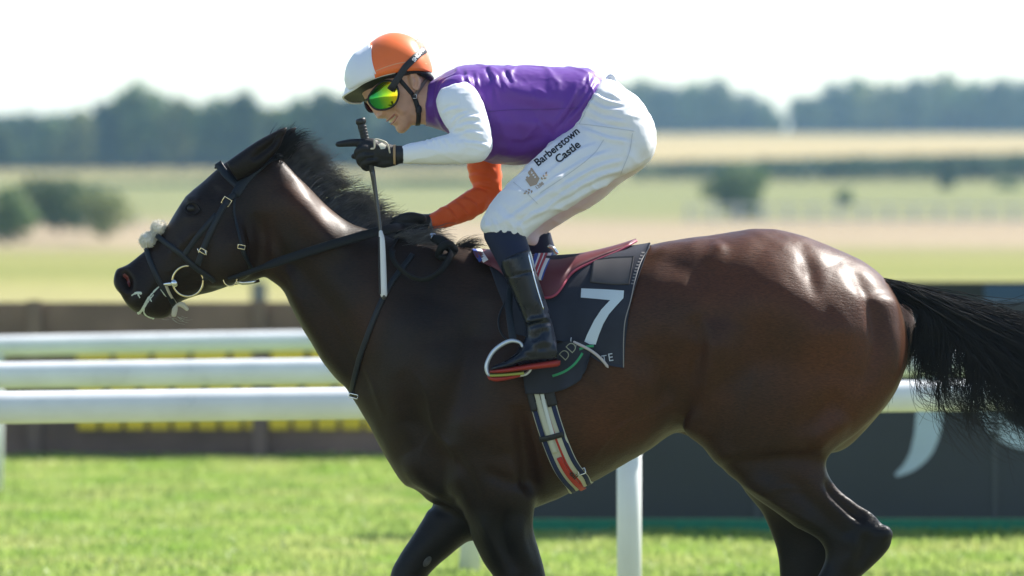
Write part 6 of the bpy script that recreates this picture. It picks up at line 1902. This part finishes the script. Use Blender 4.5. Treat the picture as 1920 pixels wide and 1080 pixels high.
# ---- saddle
M_SADDLE = mat('oxblood_saddle', (0.125, 0.028, 0.036), rough=0.5, spec=0.4, var=.12, vscale=16, bump=.12, bscale=60)
M_SEDGE = mat('pink_saddle_edge', (0.40, 0.06, 0.10), rough=0.4)
sad = empty('racing_saddle', P(1050, 560, 0), 'small oxblood racing saddle under the rider with striped elastic surcingle', 'saddle')
Tt = crom([(886, 466), (930, 468), (980, 474), (1035, 480), (1090, 474), (1140, 463), (1175, 453), (1192, 447)], 8)
Bt = crom([(898, 490), (935, 508), (980, 548), (1036, 556), (1072, 512), (1116, 488), (1160, 470), (1193, 452)], 8)
nu, nv = len(Tt), 22
SVv = np.zeros((nv, nu, 3))
for j in range(nu):
    p, n = hit_px(CB, *Bt[j])
    if p is None: p, n = hit_px(HB, Bt[j][0], Bt[j][1] + 14)
    Yb = abs(p[1]) + .016 if p is not None else .1
    if Bt[j][0] > 1060: Yb = np.interp(Bt[j][0], [1060, 1130, 1180, 1193], [.20, .13, .075, .02])
    for i in range(nv):
        v = i / (nv - 1)
        q = Tt[j] + (Bt[j] - Tt[j]) * v ** 1.8
        SVv[i, j] = P(q[0], q[1], -Yb * math.sin(v * math.pi / 2) ** .9)
so, sflat, sF = grid_obj('saddle_seat', SVv, M_SADDLE, sad, thick=.008, mirror=True)
SAB = bvh_of(sflat, sF)
A = SVv[-1][::1]
obj('saddle_edge', *tube(A[18:], .0042, n=8, seg=1), M_SEDGE, so)
obj('saddle_edge', *tube(A[18:] * np.array((1, -1, 1)), .0042, n=8, seg=1), M_SEDGE, so)
M_WHT = mat('white_elastic', (.72, .72, .72), rough=.7); M_BLU = mat('blue_elastic', (.02, .06, .30), rough=.7); M_REDE = mat('red_elastic', (.40, .03, .05), rough=.7)
for k, (dx, w, m) in enumerate(((0, .0105, M_BLU), (5.5, .0060, M_WHT), (10, .0095, M_REDE), (14.5, .004, M_WHT), (18, .0085, M_REDE), (25, .0125, M_WHT), (29.5, .0045, M_BLU))):
    A, Bn = lay(SAB, [(1006 + dx, 476), (1002 + dx * .93, 490), (996 + dx * .85, 508), (992 + dx * .8, 526)], step=4, lift=.001 + .0002 * k)
    obj('surcingle_stripe', *ribbon(A, Bn, w, .0016), m, so)
for dx, w, m in ((0, .012, M_BLU), (9, .018, M_WHT)):
    A, Bn = lay(SAB, [(889 + dx, 468), (894 + dx, 478), (902 + dx, 490)], step=3, lift=.001)
    obj('surcingle_stripe', *ribbon(A, Bn, w, .0016), m, so)
# stirrups
M_IRON = mat('pale_alloy', (.62, .68, .76), rough=.3, metal=.35)
for s in (-1, 1):
    dx = 0 if s < 0 else 48
    Ys = s * .352
    st_ = empty('stirrup', P(945 + dx, 706, Ys), 'pale alloy stirrup with green and red tread under the near boot' if s < 0 else 'pale alloy stirrup hidden under the far boot', 'stirrup', 'stirrups of the racing saddle')
    ring = [(980, 650), (974, 642), (958, 639), (941, 646), (925, 659), (915, 676), (912, 690), (916, 702), (926, 707)]
    obj('iron', *tube([P(x + dx, y, Ys) for x, y in ring], [(.010, .0050)] * 2 + [(.011, .0065)] * 5 + [(.012, .0055)] * 2, n=12), M_IRON, st_)
    ring2 = [(980, 650), (992, 668), (996, 688), (988, 700), (975, 704)]
    obj('iron', *tube([P(x + dx, y, Ys + .02) for x, y in ring2], [(.008, .005)] * 5, n=12), M_IRON, st_)
    V, F = loft([(918 + dx, 701, 919 + dx, 707, .03, Ys, .6), (945 + dx, 699, 946 + dx, 706, .036, Ys, .6), (982 + dx, 696, 983 + dx, 702, .034, Ys, .6)], n=20)
    obj('tread', V, F, mat('yellow_green_tread', (.30, .33, .06), rough=.6), st_)
    V, F = loft([(913 + dx, 705, 917 + dx, 712, .02, Ys, .6), (930 + dx, 706, 932 + dx, 715, .036, Ys, .6), (960 + dx, 703, 961 + dx, 710, .034, Ys, .6), (975 + dx, 701, 976 + dx, 706, .02, Ys, .6)], n=20)
    obj('red_tread_base', V, F, M_RED, st_)
    pts = [P(962 + dx, 640, Ys - s * .004), P(958 + dx, 610, Ys - s * .02), P(954 + dx, 570, Ys - s * .05), P(960 + dx, 530, Ys - s * .085)]
    obj('stirrup_leather', *ribbon(crom(pts, 6), [np.array((0, s * 1.0, 0))] * 19, .022, .005), M_LEATH, st_)
# dark saddle flap lining loop before the boot
A, Bn = lay(HB, [(960, 548), (945, 575), (936, 600), (940, 625), (952, 640)], step=4, lift=.010)
obj('flap_edge', *tube(A, .003, n=6, seg=1), M_LEATH, sad)

# ---- girth
girth = empty('girth', P(1070, 905, 0), 'striped elastic girth in cream, navy and red round the belly', 'girth')
gpath = np.array([(996, 640), (1004, 690), (1014, 740), (1028, 790), (1044, 836), (1063, 878), (1088, 908)])
gt = np.gradient(gpath.astype(float), axis=0); gt /= np.linalg.norm(gt, axis=1)[:, None]
gn_ = np.stack((gt[:, 1], -gt[:, 0]), 1)             # to the right of the path
def gstrip(name, off, w, m, lift, a=0, b=None, thick=.003, join_under=True, offs2=None):
    q = gpath + gn_ * (off if offs2 is None else np.linspace(off, offs2, len(gpath))[:, None])
    D_ = crom(q, 10)
    D_ = D_[int(a * (len(D_) - 1)):None if b is None else int(b * (len(D_) - 1)) + 1]
    D_ = np.array([q_ for q_ in D_ if hit_px(HB, *q_)[0] is not None])
    A, Bn = lay(HB, D_[::3] if len(D_) > 12 else D_, step=5, lift=lift, sm=5)
    if join_under and b is None:
        x_e, y_e = A[-1][0], A[-1][1]
        U, UN = [], []
        for Y in np.linspace(y_e * .94, -y_e * .94, 15):
            loc, no, _, _ = HB.ray_cast(Vector((x_e + .016 * (1 - abs(Y / y_e)), Y, .3)), Vector((0, 0, 1)))
            if loc is not None:
                no = np.array(no); no = no if no[2] < 0 else -no
                U.append(np.array(loc) + no * lift); UN.append(no)
        A = np.vstack((A, U, A[::-1] * np.array((1, -1, 1)))); Bn = np.vstack((Bn, UN, Bn[::-1] * np.array((1, -1, 1))))
        for _ in range(3):
            A[1:-1] = A[1:-1] * .5 + (A[:-2] + A[2:]) * .25
            Bn[1:-1] = Bn[1:-1] * .5 + (Bn[:-2] + Bn[2:]) * .25
        Bn /= np.linalg.norm(Bn, axis=1)[:, None]
    return obj(name, *ribbon(A, Bn, w, thick), m, girth)
M_GCREAM = mat('cream_elastic', (.50, .50, .40), rough=.8, bump=.2, bscale=500); M_GNAVY = mat('navy_elastic', (.012, .02, .07), rough=.8); M_GRED = mat('red_web', (.42, .03, .02), rough=.7)
gstrip('girth_band', 0, .078, M_GCREAM, .002, a=.38)
gstrip('girth_stripe', -18, .014, M_GNAVY, .0056, a=.38, thick=.0014)
gstrip('girth_stripe', 18, .014, M_GNAVY, .0056, a=.38, thick=.0014)
gstrip('girth_stripe', 3.5, .0065, M_GRED, .0056, a=.42, thick=.0014)
gstrip('girth_strap', -7, .015, M_GCREAM, .0080, a=.05, b=.74, thick=.003)
gstrip('girth_strap', 5, .012, mat('white_strap', (.58, .62, .60), rough=.6), .0080, a=.05, b=.62, thick=.003, offs2=-2)
gstrip('girth_red_tab', -3.5, .016, M_GRED, .0090, a=.74, thick=.0025)
gstrip('girth_guard', -14, .030, M_BLACK, .006, a=.14, b=.28, thick=.006)
gstrip('girth_guard', 17, .030, M_BLACK, .006, a=.24, b=.42, thick=.006)
gstrip('girth_guard', -19, .020, M_BLACK, .006, a=.26, b=.42, thick=.006)
A, Bn = lay(HB, [(1012, 822), (1030, 819), (1056, 812)], step=4, lift=.011)
obj('girth_keeper', *ribbon(A, Bn, .017, .003), M_BLACK, girth)
gi = print_text('oil', (1066, 886), -46, 11, HB, M_INK, girth, 'ink_mark', lift=.012)
p, n_ = hit_px(HB, 1090, 884)
if p is not None:
    obj('buckle', *tube([p + np.array((-.012, -.01, .006)), p + np.array((.010, -.01, .012)), p + np.array((.014, -.01, -.004)), p + np.array((-.008, -.01, -.012)), p + np.array((-.012, -.01, .006))], .0022, n=6, seg=1), M_STEEL, girth)
# ================================================================== the hazy summer air
hm = bpy.data.materials.new('summer_haze')
hm.use_nodes = True
hn = hm.node_tree
hn.nodes.clear()
ho = hn.nodes.new('ShaderNodeOutputMaterial'); hv = hn.nodes.new('ShaderNodeVolumePrincipled')
hv.inputs['Color'].default_value = (0.40, 0.68, 1.0, 1)
hv.inputs['Density'].default_value = 0.00027
hv.inputs['Anisotropy'].default_value = 0.0
hn.links.new(hv.outputs[0], ho.inputs['Volume'])
V, F = box(-3100, 3100, -90, 6100, -1.3, 46)
hz = obj('haze', V, F, hm, label='pale blue summer haze over the whole course', cat='haze', smooth=False)
hz['kind'] = 'stuff'
